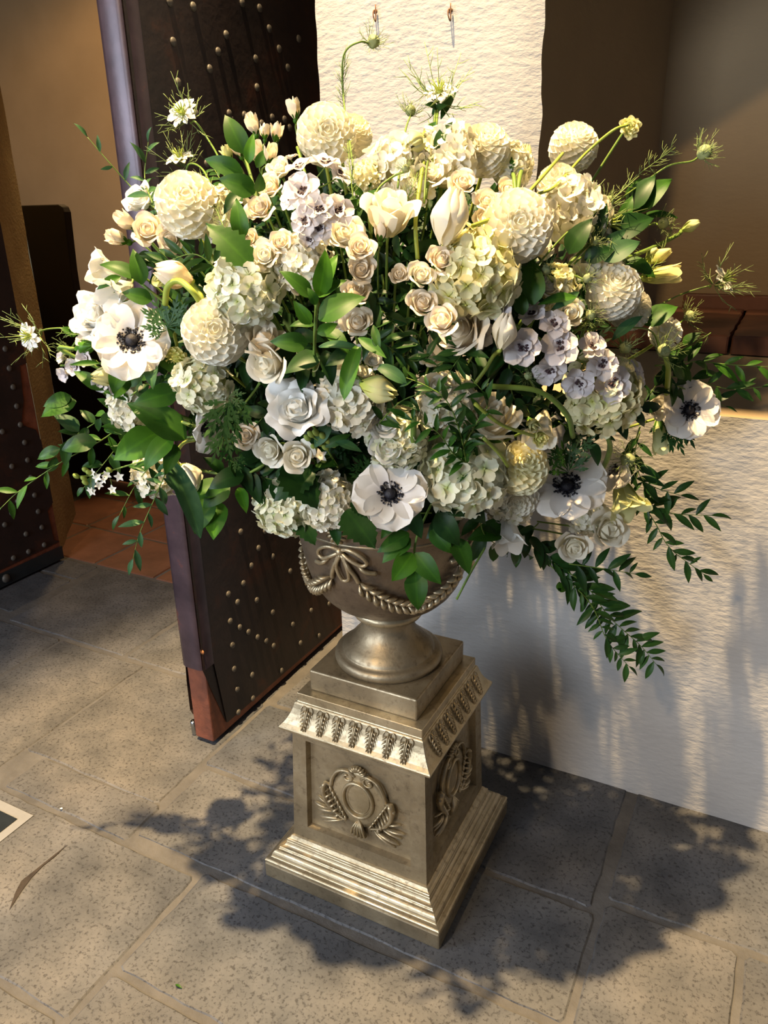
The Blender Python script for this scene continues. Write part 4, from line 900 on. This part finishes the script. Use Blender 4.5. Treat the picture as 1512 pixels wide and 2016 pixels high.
lisi(1305,541,50,'yellow-green lisianthus bud pointing right over the brick sill',f=(.95,.05),off=.02,mat=P_YEL,tall=1.7,flare=.1,path=[(1262,548),(1235,562),(1200,600)])
lisi(480,600,60,'cream lisianthus in front of the green-white hydrangea',f=(-.3,-.4),off=.03,mat=P_WHITE,flare=.5)
tulip(1294,506,30,'slim yellow-green bud above the larger lisianthus bud at right',f=(.85,.4),off=.0,mat=P_YEL,tall=1.9,path=[(1262,525),(1220,545)],kind='lisianthus_bud',smat=L_STEM)
tulip(1358,446,26,'tiny yellow-green bud on a long stem in front of the tan wall',f=(.85,.35),off=-.02,mat=P_GBUD,tall=1.5,path=[(1335,462),(1290,485),(1225,512),(1180,530)],kind='lisianthus_bud',smat=L_STEM)
tulip(1033,310,30,'upright yellow-green bud next to the corner of the wall',f=(.15,.96),off=-.02,mat=P_YEL,tall=1.7,path=[(1024,345),(1017,390)],kind='lisianthus_bud',smat=L_STEM)
tulip(1008,325,18,'thin green bud left of the upright yellow-green one',f=(-.1,.97),off=-.02,mat=L_BRIGHT,tall=2.0,path=[(1012,350),(1016,390)],kind='lisianthus_bud',smat=L_STEM)
tulip(1106,1155,24,'small green bud hanging below the lowest spray roses',f=(-.5,-.3),off=.0,mat=L_BRIGHT,tall=1.3,path=[(1130,1140),(1140,1120),(1120,1085)],kind='green_bud',smat=L_STEM)
tulip(165,684,32,'striped green lisianthus bud lying left of the big anemone',f=(.85,.0),off=.04,mat=L_BRIGHT,tall=1.9,kind='lisianthus_bud',smat=L_STEM)
tulip(212,740,44,'yellow-green folded bud below the left anemone',f=(-.7,-.2),off=.03,mat=P_YEL,tall=1.5,kind='lisianthus_bud',smat=L_STEM)
tulip(1282,500,20,'pale green bud half behind the right dahlia',f=(.6,.5),off=-.02,mat=P_GBUD,tall=1.6,kind='lisianthus_bud',smat=L_STEM)
ruffle(1065,862,46,'yellow-green ranunculus turned away at the end of a bent stem',f=(.35,-.35),off=.06,mat=P_YEL,n=16,open_=.2)
ruffle(1241,249,44,'small yellow ranunculus on the longest bare stem at top right',f=(-.1,-.35),off=.0,mat=P_YEL,n=16,open_=.3)
# --- delphinium spikes
delph([(596,378,72,-.05,.1,.06),(600,436,60,-.1,-.1,.06),(630,412,60,.1,-.05,.065),(662,416,66,.35,.05,.05),(628,450,50,.1,-.3,.05),(574,392,52,-.6,.1,.03),(592,330,56,-.3,.7,.02),(640,322,62,.1,.75,.03),(668,345,52,.5,.5,.01),(608,470,44,0,-.6,.03),(572,312,34,-.2,.9,.01)],
 'upright lilac-white delphinium spike with dark eyes near the top left of centre',[(585,290,-.02),(610,370,.0),(640,440,.0),(660,500,-.05)])
delph([(1028,687,76,-.1,.0,.05),(1102,684,74,-.1,.05,.06),(1090,640,62,.0,.3,.04),(985,612,52,-.4,.4,.03),(950,662,58,-.6,-.1,.0),(1164,684,56,.1,.2,.05),(1184,719,66,.05,.05,.06),(1082,727,64,-.1,-.7,.04),(1138,752,60,-.1,-.5,.05),(1205,755,76,.05,-.1,.06),(1244,742,62,.5,.1,.03),(1050,620,56,-.5,.5,.01),(1215,790,46,.1,-.7,.03)],
 'long lilac-white delphinium spike with brown eyes arching across the right',[(960,610,-.02),(1050,660,.01),(1130,705,.02),(1230,750,.01)])
delph([(166,680,46,.2,.5,.03),(132,735,44,-.5,-.4,.02),(152,722,48,-.3,-.2,.03),(200,752,46,-.1,-.7,.03),(172,705,46,-.2,-.2,.035),(232,760,40,.1,-.7,.02),(128,705,34,-.7,0,.01)],
 'pale lilac half-closed delphinium florets at the far left under the anemone',[(120,720,0),(180,715,0),(260,720,-.03)],closed=True)
delph([(775,290,36,-.3,.5,-.05),(752,318,36,-.6,.2,-.05),(790,300,30,.2,.5,-.06)],'greyish lilac delphinium buds behind the yellow bud against the wall',[(770,275,-.06),(780,310,-.06),(790,360,-.08)],closed=True)
# --- nigella blooms and pods
nigella(362,226,64,'tall feathery white nigella bloom in front of the dark door',f=(-.3,.2),off=-.02,path=[(385,240),(410,275),(430,310),(447,360)],petals=True,bl=True)
nigella(356,316,58,'wilting nigella bloom above the open white dahlia',f=(-.2,.7),off=.0,path=[(375,322),(400,335),(425,390)])
nigella(735,82,34,'curled green seed pod standing highest of all against the wall',f=(.5,.0),off=-.02,pod=True,path=[(712,82),(685,95),(674,125),(677,200),(690,290),(695,330)],thr=1.25)
nigella(866,186,66,'white nigella bloom facing up high in front of the wall',f=(-.1,.55),off=.0,path=[(858,215),(853,260),(840,330),(835,400)],thr=1.25)
nigella(808,218,28,'thin spidery seed pod left of the high nigella bloom',f=(.0,.95),off=-.02,pod=True,path=[(800,250),(790,300),(783,370)],thr=1.5)
nigella(62,662,58,'blue-white nigella bloom hanging out farthest left',f=(-.5,-.3),off=.0,bl=True,path=[(85,650),(120,646),(160,652),(230,690)])
nigella(1387,300,38,'feathery seed pod at the far right above the tan wall',f=(.6,.35),off=.0,pod=True,path=[(1360,318),(1320,325),(1280,350),(1210,400)],thr=1.2)
nigella(1192,440,84,'cream nigella bloom with yellow stamens turned to the right',f=(.9,-.05),off=.02,path=[(1165,433),(1120,455),(1060,520),(1040,550)])
nigella(1420,553,62,'cream nigella bloom far right above the brick sill',f=(.65,.35),off=.0,path=[(1395,563),(1340,580),(1290,605)])
for u,v,d,fx,fy,lb,pth in [(1357,622,28,.6,.3,'green seed pod in front of the terracotta sill',[(1340,635),(1310,665)]),(1307,690,36,.15,.35,'plump green seed pod at the end of the arched stem, right of its twin',[(1285,655),(1245,645),(1130,650)]),
 (1231,684,34,-.1,.2,'plump green seed pod left of the one on the arched stem',[(1215,660),(1190,648),(1130,650)]),(1306,440,28,.6,.2,'spidery pod below the right ruscus leaves',[(1285,440),(1240,470)]),(1157,548,26,.3,.2,'small seed pod before the cream bloom at right',[(1130,543),(1090,545)]),
 (1075,532,26,-.2,.3,'tiny brown-green pod under the widest dahlia',[(1090,560),(1100,590)]),(799,332,22,-.2,.2,'small bright green pod in front of the cupped rose',[(770,350),(740,380),(733,440),(732,460)]),(1163,620,28,.0,.3,'seed pod left of the right cream dahlia',[(1150,650),(1140,680)]),
 (1170,475,24,.2,.3,'green thready pod below the feathery bloom',[(1150,500),(1130,520)]),(1236,905,40,-.2,-.2,'dark thready pod between drooping lisianthus and right anemone',[(1250,870),(1260,840)]),(1200,395,26,.4,.5,'feathery pod on the upper right stem',[(1180,420),(1160,450)]),
 (1040,740,22,.0,.1,'tiny yellow-green pod in the gap below the lilac florets',[(1050,760),(1060,780)]),(130,690,24,-.6,-.1,'feathery pod beside the far left delphinium',[(150,672),(170,656)])]:
    nigella(u,v,d,lb,(fx,fy),.03,pth,pod=True,thr=1.35)
# --- bare stems in view
def bare(path,r,label,mat=None,group=None):
    pts=[P3(*q)[0] for q in path]; root=obj('flower_stem',None,M=Matrix.Translation(pts[0]),label=label,cat='stem',group=group); tubeobj('stem',catmull(pts,6),r,root,pts[0],mat or L_STEMY)
bare([(1236,246,.02),(1205,258,.03),(1150,305,.03),(1095,365,.03),(1060,382,.03)],.0026,'long bare yellow-green stem crossing the pompon dahlia to the top right ranunculus')
bare([(1108,302,.05),(1075,340,.05),(1038,382,.05)],.0030,'short thick stem behind the highest right dahlia')
bare([(935,795,.09),(985,835,.09),(1035,853,.08),(1050,858,.07)],.0032,'yellow-green stem reaching to the turned-away ranunculus')
bare([(952,862,.08),(985,895,.08),(1000,918,.07)],.0034,'yellow-green stem running into the pale yellow dahlia')
bare([(960,760,.05),(1060,770,.06),(1115,815,.07),(1128,860,.05)],.0048,'thick arched green stem below the lilac florets',L_STEM)
bare([(1175,825,.05),(1200,870,.05),(1195,905,.04),(1180,930,.03)],.0055,'thick green stem curving down to the lower right anemone',L_STEM)
bare([(1310,700,.04),(1316,730,.05),(1312,775,.04)],.0055,'thick pale green stem above the right anemone',L_STEMY)
bare([(325,600,.05),(330,565,.06),(352,553,.06),(380,575,.06),(400,605,.03)],.0050,'thick bent green stem under the curved cream bloom',L_STEMY)
bare([(815,820,.03),(812,870,.03),(795,915,.01)],.0050,'thick green stem behind the central vine leaves',L_STEM)
bare([(955,1078,.02),(925,1130,.0),(899,1180,-.01)],.0024,'cut bare stem end hanging in front of the wall beside the urn',L_STEM)
bare([(930,445,.04),(965,432,.03),(990,420,.0)],.0034,'short yellow-green stem between tulip and widest dahlia')
bare([(985,600,.02),(983,700,.0)],.0020,'thin upright stem in the dark centre',L_STEM)
for a,b,c,d,lb in [(752,540,746,600,'thin green stem standing below the round peach rosebud'),(985,520,1000,600,'thin green stem in the hollow below the yellow-green hydrangea'),(868,560,880,600,'thin green stem between the peach roses right of centre')]:
    bare([(a,b,-.02),((a+c)/2+6,(b+d)/2,-.02),(c,d,-.05)],.0018,lb,L_STEM)
# --- broad glossy foliage
spray_leaves([(628,583,641,491,.09,1.0,'broad',L_BRIGHT),(631,575,664,501,.08,1.0,'broad',L_BRIGHT),(612,585,550,532,.07,1.0),(628,585,682,551,.08,.9,'broad',L_BRIGHT),(622,600,606,566,.1,1.2),(612,638,578,592,.08,1.1,'broad',L_BRIGHT),(628,630,720,580,.10,1.15),
 (606,676,531,672,.09,1.15),(625,657,665,637,.07,1.2,'broad',L_BRIGHT),(640,650,690,700,.05,1.0),(618,640,570,640,.05,1.),(630,700,560,735,.04,1.2,'broad',L_DARK),(640,690,655,760,.03,1.,'broad',L_DARK)],
 'bright glossy broad-leaved sprig standing at the centre of the bouquet',[(618,740,.02),(620,660,.06),(624,580,.07)])
spray_leaves([(711,692,628,676,.08,.9,'blade',L_BLUE),(705,683,674,785,.09,1.2,'blade',L_BRIGHT),(745,722,800,752,.06,1.6,'blade',L_BLUE),(705,665,760,705,.06,1.,'lance'),(735,640,748,690,.06,1.1,'lance'),(700,690,640,720,.03,1.2,'broad',L_DARK)],'folded blue-green leaves hanging below the lowest peach spray rose')
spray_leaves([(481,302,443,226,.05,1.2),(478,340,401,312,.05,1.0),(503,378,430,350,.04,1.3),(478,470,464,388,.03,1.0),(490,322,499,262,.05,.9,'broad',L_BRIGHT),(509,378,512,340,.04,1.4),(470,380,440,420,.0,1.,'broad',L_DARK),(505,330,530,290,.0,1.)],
 'broad-leaved green sprig at the upper left in front of the door',[(515,430,.0),(500,370,.02),(483,310,.03)])
spray_leaves([(495,525,407,440,.05,1.0,'serr')],'large dark serrated leaf at the upper left below the dahlia',name='serrated_leaf')
spray_leaves([(366,864,250,790,.05,1.05,'broad',L_MID),(310,850,224,905,.055,1.35,'broad',L_BRIGHT),(264,855,198,838,.03,1.0),(352,770,262,795,.02,1.1),(340,860,282,925,.05,1.1,'broad',L_BRIGHT),(345,875,325,935,.06,1.1,'broad',L_MID),(328,905,400,1055,.07,.95,'blade',L_BLUE),(250,740,225,785,.03,1.3),(305,690,352,740,.02,1.1),(298,705,300,765,.04,1.,'broad',L_BLUE)],
 'big glossy green leaves fanning out at the lower left',[(385,860,.03),(330,862,.04),(262,856,.02)])
spray_leaves([(408,975,383,1052,.04,1.4),(425,985,420,1062,.04,1.4,'broad',L_BRIGHT),(445,960,357,982,.03,1.2),(452,955,398,1000,.03,1.3),(470,960,486,1010,.02,1.,'broad',L_BRIGHT),(440,930,400,900,.02,1.2,'broad',L_DARK),(480,935,410,960,.03,1.4,'broad',L_DARK),(500,940,530,1000,.0,1.2,'broad',L_DARK)],
 'cluster of glossy leaves hanging at the lower left beside the door edge',[(520,915,0),(460,950,.02),(425,985,.02)])
spray_leaves([(585,1010,620,1072,.02,1.3,'serr',L_VINE),(681,1005,738,1078,.03,1.5,'serr',L_VINE),(560,915,625,1000,.02,1.5,'serr',L_DARK),(620,930,540,985,.02,1.3,'serr',L_DARK),(640,960,690,1030,.0,1.2,'serr',L_DARK),(690,990,745,1020,.02,1.2,'serr',L_DARK)],'dark serrated hydrangea leaves hanging over the urn rim')
spray_leaves([(805,1050,743,1087,.03,1.1),(808,1060,752,1108,.03,1.2),(812,1089,772,1145,.05,1.5,'broad',L_BRIGHT),(817,1089,868,1150,.05,1.2),(817,1125,824,1203,.05,1.3),(893,1059,924,1130,.05,1.2),(840,1120,870,1145,.03,1.),(860,1010,905,1075,.03,1.3,'broad',L_DARK),(900,1000,840,1060,.02,1.2,'broad',L_DARK),(850,1040,890,1090,.02,1.2),(870,990,950,1010,.02,1.3,'broad',L_DARK),(780,1020,750,1060,.03,1.1),(800,1000,830,1060,.02,1.2,'broad',L_DARK),(890,980,960,1030,.0,1.4,'broad',L_DARK)],
 'glossy dark green leaves hanging over the front of the urn',[(860,970,.0),(820,1060,.03),(816,1125,.035)])
spray_leaves([(994,1038,921,1062,.07,1.2)],'single glossy leaf lying left across the white bell bloom')
spray_leaves([(1245,418,1322,352,.02,1.2),(1240,415,1290,345,.01,1.2,'broad',L_DARK),(1255,430,1335,425,.0,.8,'lance'),(1190,470,1290,425,.0,1.1,'broad',L_DARK),(1160,480,1195,400,.0,1.,'broad',L_DARK),(1240,400,1262,350,.02,1.3,'broad',L_MID),(1225,440,1245,385,.02,1.1),(1120,500,1165,430,.0,1.3,'broad',L_DARK),(1170,500,1235,450,.0,1.,'lance',L_BLUE),(1190,515,1260,475,.03,1.3,'broad',L_BLUE),(1150,510,1210,490,.0,1.3,'broad',L_DARK)],
 'broad dark leaves fanning up to the right in front of the tan wall',[(1120,520,-.01),(1190,450,.0),(1245,400,.01)])
spray_leaves([(1050,600,1048,510,.03,1.3,'broad',L_MID),(1230,515,1290,545,.0,1.2),(1135,585,1060,600,.04,1.,'lance',L_MID),(1140,575,1085,610,.03,1.,'lance',L_BLUE),(1030,620,1022,570,.03,1.3,'broad',L_MID),(985,590,1000,530,.01,1.,'lance'),(1270,640,1335,600,.0,1.4,'broad',L_MID),(1205,670,1265,620,.02,1.,'lance',L_BLUE),(1345,680,1380,655,-.02,1.4,'broad',L_MID),(940,590,990,610,.0,.9,'lance',L_BLUE)],
 'green leaves scattered between cream dahlias and lilac florets at right')
spray_leaves([(270,548,196,517,.03,1.0),(280,560,262,490,.02,1.1),(270,600,215,620,.0,1.),(300,590,240,575,.01,1.2),(150,660,118,645,-.02,1.3),(238,545,190,570,.03,.8),(205,580,240,620,.0,1.),(300,500,262,520,.0,1.2,'broad',L_DARK),(160,640,215,600,.0,1.)],
 'green leaves among the white blooms at the far left',[(330,600,-.02),(280,560,.0),(250,530,.01)])
spray_leaves([(205,768,145,730,.04,.9),(195,715,140,718,.06,.8,'lance'),(240,720,222,775,.05,1.4,'broad',L_MID),(250,760,290,715,.02,1.),(260,790,205,770,.0,1.,'lance'),(150,790,80,820,.0,1.3),(140,780,85,800,.0,1.1),(155,850,105,815,.0,1.2,'broad',L_BLUE),(190,870,118,885,.02,1.2,'broad',L_VINE)],
 'dark leaves below the far left delphinium florets')
spray_leaves([(868,235,898,178,.0,.9,'lance',L_VINE),(862,215,838,205,.0,1.4,'broad',L_VINE),(850,225,882,205,.0,1.2,'broad',L_VINE),(855,300,890,238,.0,1.2,'lance',L_VINE),(835,300,790,262,-.02,1.1,'lance',L_VINE),(850,280,890,280,.0,1.,'lance',L_VINE),(830,320,775,275,-.03,1.,'lance',L_DARK),(845,260,858,240,.0,1.5,'broad',L_BRIGHT)],
 'small pointed dark leaves around the tall nigella stem',[(838,390,-.02),(852,300,-.01),(862,215,.0)])
spray_leaves([(620,880,660,820,.04,1.2,'lance',L_BLUE),(660,870,712,890,.04,1.3,'lance',L_BLUE),(640,880,690,855,.04,1.2,'lance',L_MID),(620,910,665,915,.02,1.6,'broad',L_MID),(690,850,640,830,.02,1.,'lance',L_BLUE)],'blue-green leaves of a stock sprig beside the open ruffled bloom')
# --- vines with small leaves
VN=[([(1060,1090,.0),(1150,1150,.01),(1200,1215,.0),(1260,1270,-.01),(1292,1308,-.01)],38,62,'lance',L_VINE,'long leafy vine hanging lowest at the right against the wall'),
([(1080,1110,.0),(1160,1185,.02),(1195,1260,.01),(1238,1312,.0)],28,52,'lance',L_VINE,'thin curling vine just left of the longest hanging vine'),
([(1120,1110,.02),(1190,1120,.02),(1250,1130,.0)],11,56,'lance',L_DARK,'dark leafy tip below the hanging spray roses'),
([(1245,960,-.01),(1290,1030,.0),(1320,1080,.0),(1385,1130,.0)],19,52,'lance',L_VINE,'leafy vine hanging at far right below the drooping lisianthus'),
([(1260,985,.0),(1320,1010,.0),(1400,1015,.0)],10,60,'lance',L_VINE,'vine tip with broad leaves pointing right across the sunlit wall'),
([(1230,930,.0),(1290,960,.0),(1340,975,.0)],9,52,'lance',L_VINE,'short vine tip beneath the right anemone'),
([(1290,720,-.02),(1370,712,-.01),(1440,718,.0),(1510,722,.0)],14,72,'lance',L_MID,'glossy vine reaching the right edge of the picture, upper one'),
([(1290,740,-.02),(1360,745,-.01),(1430,765,.0),(1500,762,.0)],16,66,'lance',L_VINE,'glossy vine reaching far right, lower one'),
([(1310,750,.0),(1370,775,.0),(1428,800,.0)],9,60,'lance',L_DARK,'dark leaves right of the cream anemone'),
([(290,790,.0),(210,860,.0),(120,910,.0),(40,965,.0),(2,1000,.0)],19,56,'lance',L_MID,'long thin vine trailing to the left edge of the picture'),
([(270,770,.0),(190,830,.01),(130,870,.01),(110,900,.0)],14,64,'broad',L_VINE,'vine with broad dark leaves in front of the left jamb'),
([(280,800,.0),(230,880,.0),(165,960,.0)],11,56,'broad',L_VINE,'leafy vine above the little white florets'),
([(340,900,.0),(305,980,.0),(275,1050,.0),(262,1100,.0)],15,54,'lance',L_BLUE,'hanging leafy vine in front of the terracotta floor'),
([(320,890,-.01),(270,950,-.01),(235,1015,.0)],11,54,'lance',L_VINE,'short leafy vine left of the long blade leaf'),
([(330,430,-.02),(270,380,.0),(215,320,.0),(172,270,.0)],10,44,'lance',L_BLUE,'thin sprig with small leaves at the upper left over the ochre wall'),
([(300,400,.0),(285,350,.0),(292,280,.0)],10,52,'lance',L_BLUE,'upright small-leaved sprig before the door edge'),
([(920,920,.06),(905,850,.08),(880,790,.09),(840,760,.08),(790,740,.06)],28,50,'lance',L_VINE,'leafy vine curling over the hydrangeas right of centre'),
([(960,930,.04),(900,900,.07),(860,850,.08),(800,820,.07)],20,50,'lance',L_MID,'pale green vine lying over the large lower hydrangea'),
([(900,900,.05),(940,830,.08),(960,790,.08),(925,740,.07)],18,60,'lance',L_VINE,'vine with long leaves rising left of the shaded cream rose'),
([(740,840,.02),(790,790,.06),(850,770,.07)],12,60,'lance',L_VINE,'leafy vine under the green tulip'),
([(860,720,.0),(910,690,.03),(880,740,.05)],11,60,'lance',L_VINE,'dark vine leaves under the peach garden rose'),
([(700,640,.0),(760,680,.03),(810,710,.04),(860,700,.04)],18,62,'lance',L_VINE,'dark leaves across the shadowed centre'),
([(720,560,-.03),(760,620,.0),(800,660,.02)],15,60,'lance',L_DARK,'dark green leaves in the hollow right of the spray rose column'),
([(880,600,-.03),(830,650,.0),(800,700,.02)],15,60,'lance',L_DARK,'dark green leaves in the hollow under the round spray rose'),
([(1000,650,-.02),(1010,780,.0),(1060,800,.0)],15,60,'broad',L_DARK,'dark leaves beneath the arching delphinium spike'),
([(1100,830,.0),(1160,870,.02),(1190,850,.02)],12,56,'broad',L_DARK,'dark leaves behind the lower right stems'),
([(1260,850,-.02),(1250,900,.0),(1268,960,.0)],10,56,'lance',L_DARK,'dark curling leaves left of the long pale bell'),
([(1060,1030,-.02),(1040,1060,.0),(1100,1110,.0)],15,56,'broad',L_DARK,'dark leaves under the white bell bloom at right'),
([(940,1000,-.01),(960,1060,.0),(1030,1090,.0)],12,60,'broad',L_VINE,'dark leaves hanging right of the urn bowl'),
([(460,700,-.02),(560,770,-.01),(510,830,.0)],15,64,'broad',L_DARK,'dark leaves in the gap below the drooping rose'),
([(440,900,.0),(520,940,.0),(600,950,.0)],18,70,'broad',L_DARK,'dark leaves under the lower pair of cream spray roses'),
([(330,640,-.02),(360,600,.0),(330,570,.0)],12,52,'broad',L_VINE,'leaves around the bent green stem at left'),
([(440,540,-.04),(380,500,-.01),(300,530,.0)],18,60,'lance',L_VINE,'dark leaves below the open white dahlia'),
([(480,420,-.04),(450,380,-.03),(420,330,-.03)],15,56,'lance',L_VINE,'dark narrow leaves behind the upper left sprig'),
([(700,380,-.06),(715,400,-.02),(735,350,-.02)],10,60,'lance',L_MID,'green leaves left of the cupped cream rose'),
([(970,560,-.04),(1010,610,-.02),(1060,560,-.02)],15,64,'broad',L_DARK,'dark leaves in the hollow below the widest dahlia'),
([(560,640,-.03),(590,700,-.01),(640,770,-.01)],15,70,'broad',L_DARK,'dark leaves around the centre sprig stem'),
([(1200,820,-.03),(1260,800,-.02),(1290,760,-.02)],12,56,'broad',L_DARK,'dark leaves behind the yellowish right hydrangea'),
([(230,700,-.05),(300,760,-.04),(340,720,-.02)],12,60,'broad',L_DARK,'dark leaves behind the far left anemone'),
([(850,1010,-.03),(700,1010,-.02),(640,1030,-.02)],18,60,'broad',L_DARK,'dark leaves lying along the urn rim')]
for pth,n,ll,kd,mt,lb in VN: sprig(pth,lb,n,ll,kd,mt)
# --- fern-like anemone leaves and feathery fronds
def ferns(spots,label,mat):
    o=P3(*spots[0][:2],.0)[0]; root=obj('fern_sprig',None,M=Matrix.Translation(o),label=label,cat='foliage')
    me=fern('frond',mat,4)
    for u,v,tu,tv,of in spots:
        a=P3(u,v,of)[0]; w=(a-EYE)@CF; b=at(tu,tv,w-.01); d=b-a; view=(a-EYE)/np.linalg.norm(a-EYE)
        obj('frond',me,root,frame(d,-view+np.array([0,0,.4])+np.array([R_.uniform(-.3,.3) for _ in range(3)]),a-o,np.linalg.norm(d)*1.05))
ferns([(330,640,300,590,.04),(335,640,345,590,.05),(330,645,365,615,.04),(330,650,285,620,.03),(320,655,290,650,.04),(345,640,385,640,.03)],'grey-green fern-like leaf ruff above the left anemone',L_BLUE)
ferns([(450,790,415,850,.07),(450,800,440,870,.07),(455,790,470,850,.06),(440,840,425,900,.06),(450,780,480,790,.05),(445,860,455,910,.05),(460,900,475,925,.04)],'dark fern-like leaves along the stem of the drooping rose',L_VINE)
ferns([(1120,930,1085,880,.06),(1120,925,1120,870,.06),(1125,925,1150,885,.06),(1110,900,1080,905,.05),(1130,890,1165,860,.05)],'fern-like leaf ruff behind the lower right anemone',L_VINE)
ferns([(1335,830,1325,880,.01),(1320,840,1345,885,.02),(1335,820,1365,870,.01),(1300,830,1310,870,.0)],'dark ragged leaf ruff below the right anemone',L_DARK)
ferns([(740,945,700,910,.04),(735,935,735,895,.04),(720,930,690,925,.03),(750,930,780,900,.04)],'fern-like leaves above the bottom centre anemone',L_VINE)
ferns([(1150,690,1190,650,.0),(1200,640,1180,600,.0),(1100,600,1140,590,.0)],'thread-like leaves among the seed pods at right',L_THREAD)
def frond(path,label,n=26,L=26,mat=None):
    pts=catmull([P3(*q)[0] for q in path],8); o=pts[0]; root=obj('feathery_frond',None,M=Matrix.Translation(o),label=label,cat='foliage'); tubeobj('stem',pts,.0012,root,o,L_STEM,True)
    m=MB(); q=random.Random(len(label))
    for k in range(n):
        i=int((len(pts)-2)*k/n)+1; p=pts[i]-o; tg=pts[i]-pts[i-1]; tg/=np.linalg.norm(tg); w=(pts[i]-EYE)@CF
        for s in (-1,1):
            d=tg*.8+CR*q.uniform(-.7,.7)+CU*q.uniform(-.5,.8)-CF*q.uniform(-.5,.5); d+=s*np.cross(tg,CF)*.7; d/=np.linalg.norm(d); l=L*w/FPX*q.uniform(.5,1.)
            m.tube([p,p+d*l*.6,p+d*l+tg*l*.2],[.0005,.0004,.0002],3)
            m.tube([p+d*l*.4,p+d*l*.6+tg*l*.35],[.0004,.0002],3)
    obj('threads',m.me('threads',mat or L_THREAD),root,kind='stuff')
frond([(695,390,.0),(688,320,.01),(682,250,.0)],'dark feathery frond in front of the top left dahlia',20,24)
frond([(678,215,-.01),(674,170,-.01),(680,110,-.01)],'feathery frond along the tallest curved stem',22,30)
frond([(1130,470,.0),(1180,420,.01),(1250,350,.01),(1330,290,.0)],'long feathery frond rising to the right',34,30)
frond([(450,470,.01),(420,400,.01),(390,340,.0)],'feathery frond right of the open white dahlia',28,32)
frond([(300,650,.0),(200,660,.0),(110,655,.0)],'feathery frond at far left behind the peony-like bloom',24,26)
frond([(1400,655,.0),(1350,690,.0),(1300,740,.0)],'feathery frond beside the right seed pods',24,30)
frond([(790,420,-.02),(815,360,.0),(845,270,.0)],'feathery frond before the cream hydrangeas at the top',24,30)
frond([(1230,560,.0),(1290,520,.0),(1330,430,.0)],'feathery frond above the lisianthus bud at right',22,26)
frond([(1000,560,-.02),(960,610,.0),(930,580,.0)],'feathery frond in the hollow below the yellow-green hydrangea',26,30)
# --- the little white-flowered sprig at lower left, and the stock buds
def sprigflowers(pts,label,path,rad=.011):
    P=[P3(*q)[0] for q in path]; o=P[0]; root=obj('white_sprig',None,M=Matrix.Translation(o),label=label,cat='flower'); tubeobj('stem',catmull(P,6),.0018,root,o,L_STEM)
    pm=sheet('petal',P_WHITE,.30,OVATE,[(0,25),(1,5)],.2,nu=2,nv=4); bm=MB(); bm.ball((0,0,0),1,8,(1,1,1.5),g=.0); bud=bm.me('bud',P_GBUD,True,True)
    for u,v,k in pts:
        p,w=P3(u,v,.03)
        if k: 
            fl=obj('floret',None,root,Matrix.Translation(-Vector(o))@zframe(face(R_.uniform(-.5,.4),R_.uniform(-.6,.2)),p,rad*R_.uniform(.85,1.15),R_.uniform(0,6)))
            for j in range(5): obj('petal',pm,fl,rot(j*1.2566))
        else: obj('bud',bud,root,Matrix.Translation(-Vector(o))@zframe(face(-.6,.5),p,.0055,0))
        q=min(catmull(P,6),key=lambda s: np.linalg.norm(s-p)); m=MB(); m.tube([q-o,(p+q)/2-o,p-o],.0008,4); obj('stalk',m.me('stalk',L_STEM),root)
sprigflowers([(182,968,1),(195,955,1),(205,945,1),(192,940,1),(222,963,1),(235,938,1),(210,935,1),(150,937,0),(165,942,0),(168,925,0),(175,930,0),(183,930,1),(215,925,0),(168,950,0),(178,965,1)],
 'small white star-flowered sprig reaching left over the terracotta floor',[(290,905,.0),(240,920,.02),(190,935,.02),(155,938,.02)])
sprigflowers([(612,855,0),(622,852,0),(635,858,0),(605,862,0),(628,872,0),(640,880,0),(630,898,1),(645,868,0),(655,875,0),(618,880,0),(636,905,0)],'pale green stock buds right of the lower pair of cream roses',[(665,920,.0),(640,880,.03),(610,855,.03)],.014)
# --- loose bits on the floor
m=MB(); pm=sheet('fallen_petal',P_WHITE,.35,ROUND,[(0,20),(1,-10)],.3)
obj('fallen_petal',pm,M=Matrix.Translation(tuple(on_z(118,1591,.003)))@Matrix.Scale(.009,4),label='tiny white petal fallen on the pale slab at lower left',cat='petal')
obj('fallen_leaf',leafmesh('lance',L_MID,0),M=Matrix.Translation(tuple(on_z(345,1938,.003)))@Matrix.Scale(.02,4),label='tiny green leaf fallen by the joint at the bottom',cat='leaf')
# --- dark foliage packed deep inside (uncountable)
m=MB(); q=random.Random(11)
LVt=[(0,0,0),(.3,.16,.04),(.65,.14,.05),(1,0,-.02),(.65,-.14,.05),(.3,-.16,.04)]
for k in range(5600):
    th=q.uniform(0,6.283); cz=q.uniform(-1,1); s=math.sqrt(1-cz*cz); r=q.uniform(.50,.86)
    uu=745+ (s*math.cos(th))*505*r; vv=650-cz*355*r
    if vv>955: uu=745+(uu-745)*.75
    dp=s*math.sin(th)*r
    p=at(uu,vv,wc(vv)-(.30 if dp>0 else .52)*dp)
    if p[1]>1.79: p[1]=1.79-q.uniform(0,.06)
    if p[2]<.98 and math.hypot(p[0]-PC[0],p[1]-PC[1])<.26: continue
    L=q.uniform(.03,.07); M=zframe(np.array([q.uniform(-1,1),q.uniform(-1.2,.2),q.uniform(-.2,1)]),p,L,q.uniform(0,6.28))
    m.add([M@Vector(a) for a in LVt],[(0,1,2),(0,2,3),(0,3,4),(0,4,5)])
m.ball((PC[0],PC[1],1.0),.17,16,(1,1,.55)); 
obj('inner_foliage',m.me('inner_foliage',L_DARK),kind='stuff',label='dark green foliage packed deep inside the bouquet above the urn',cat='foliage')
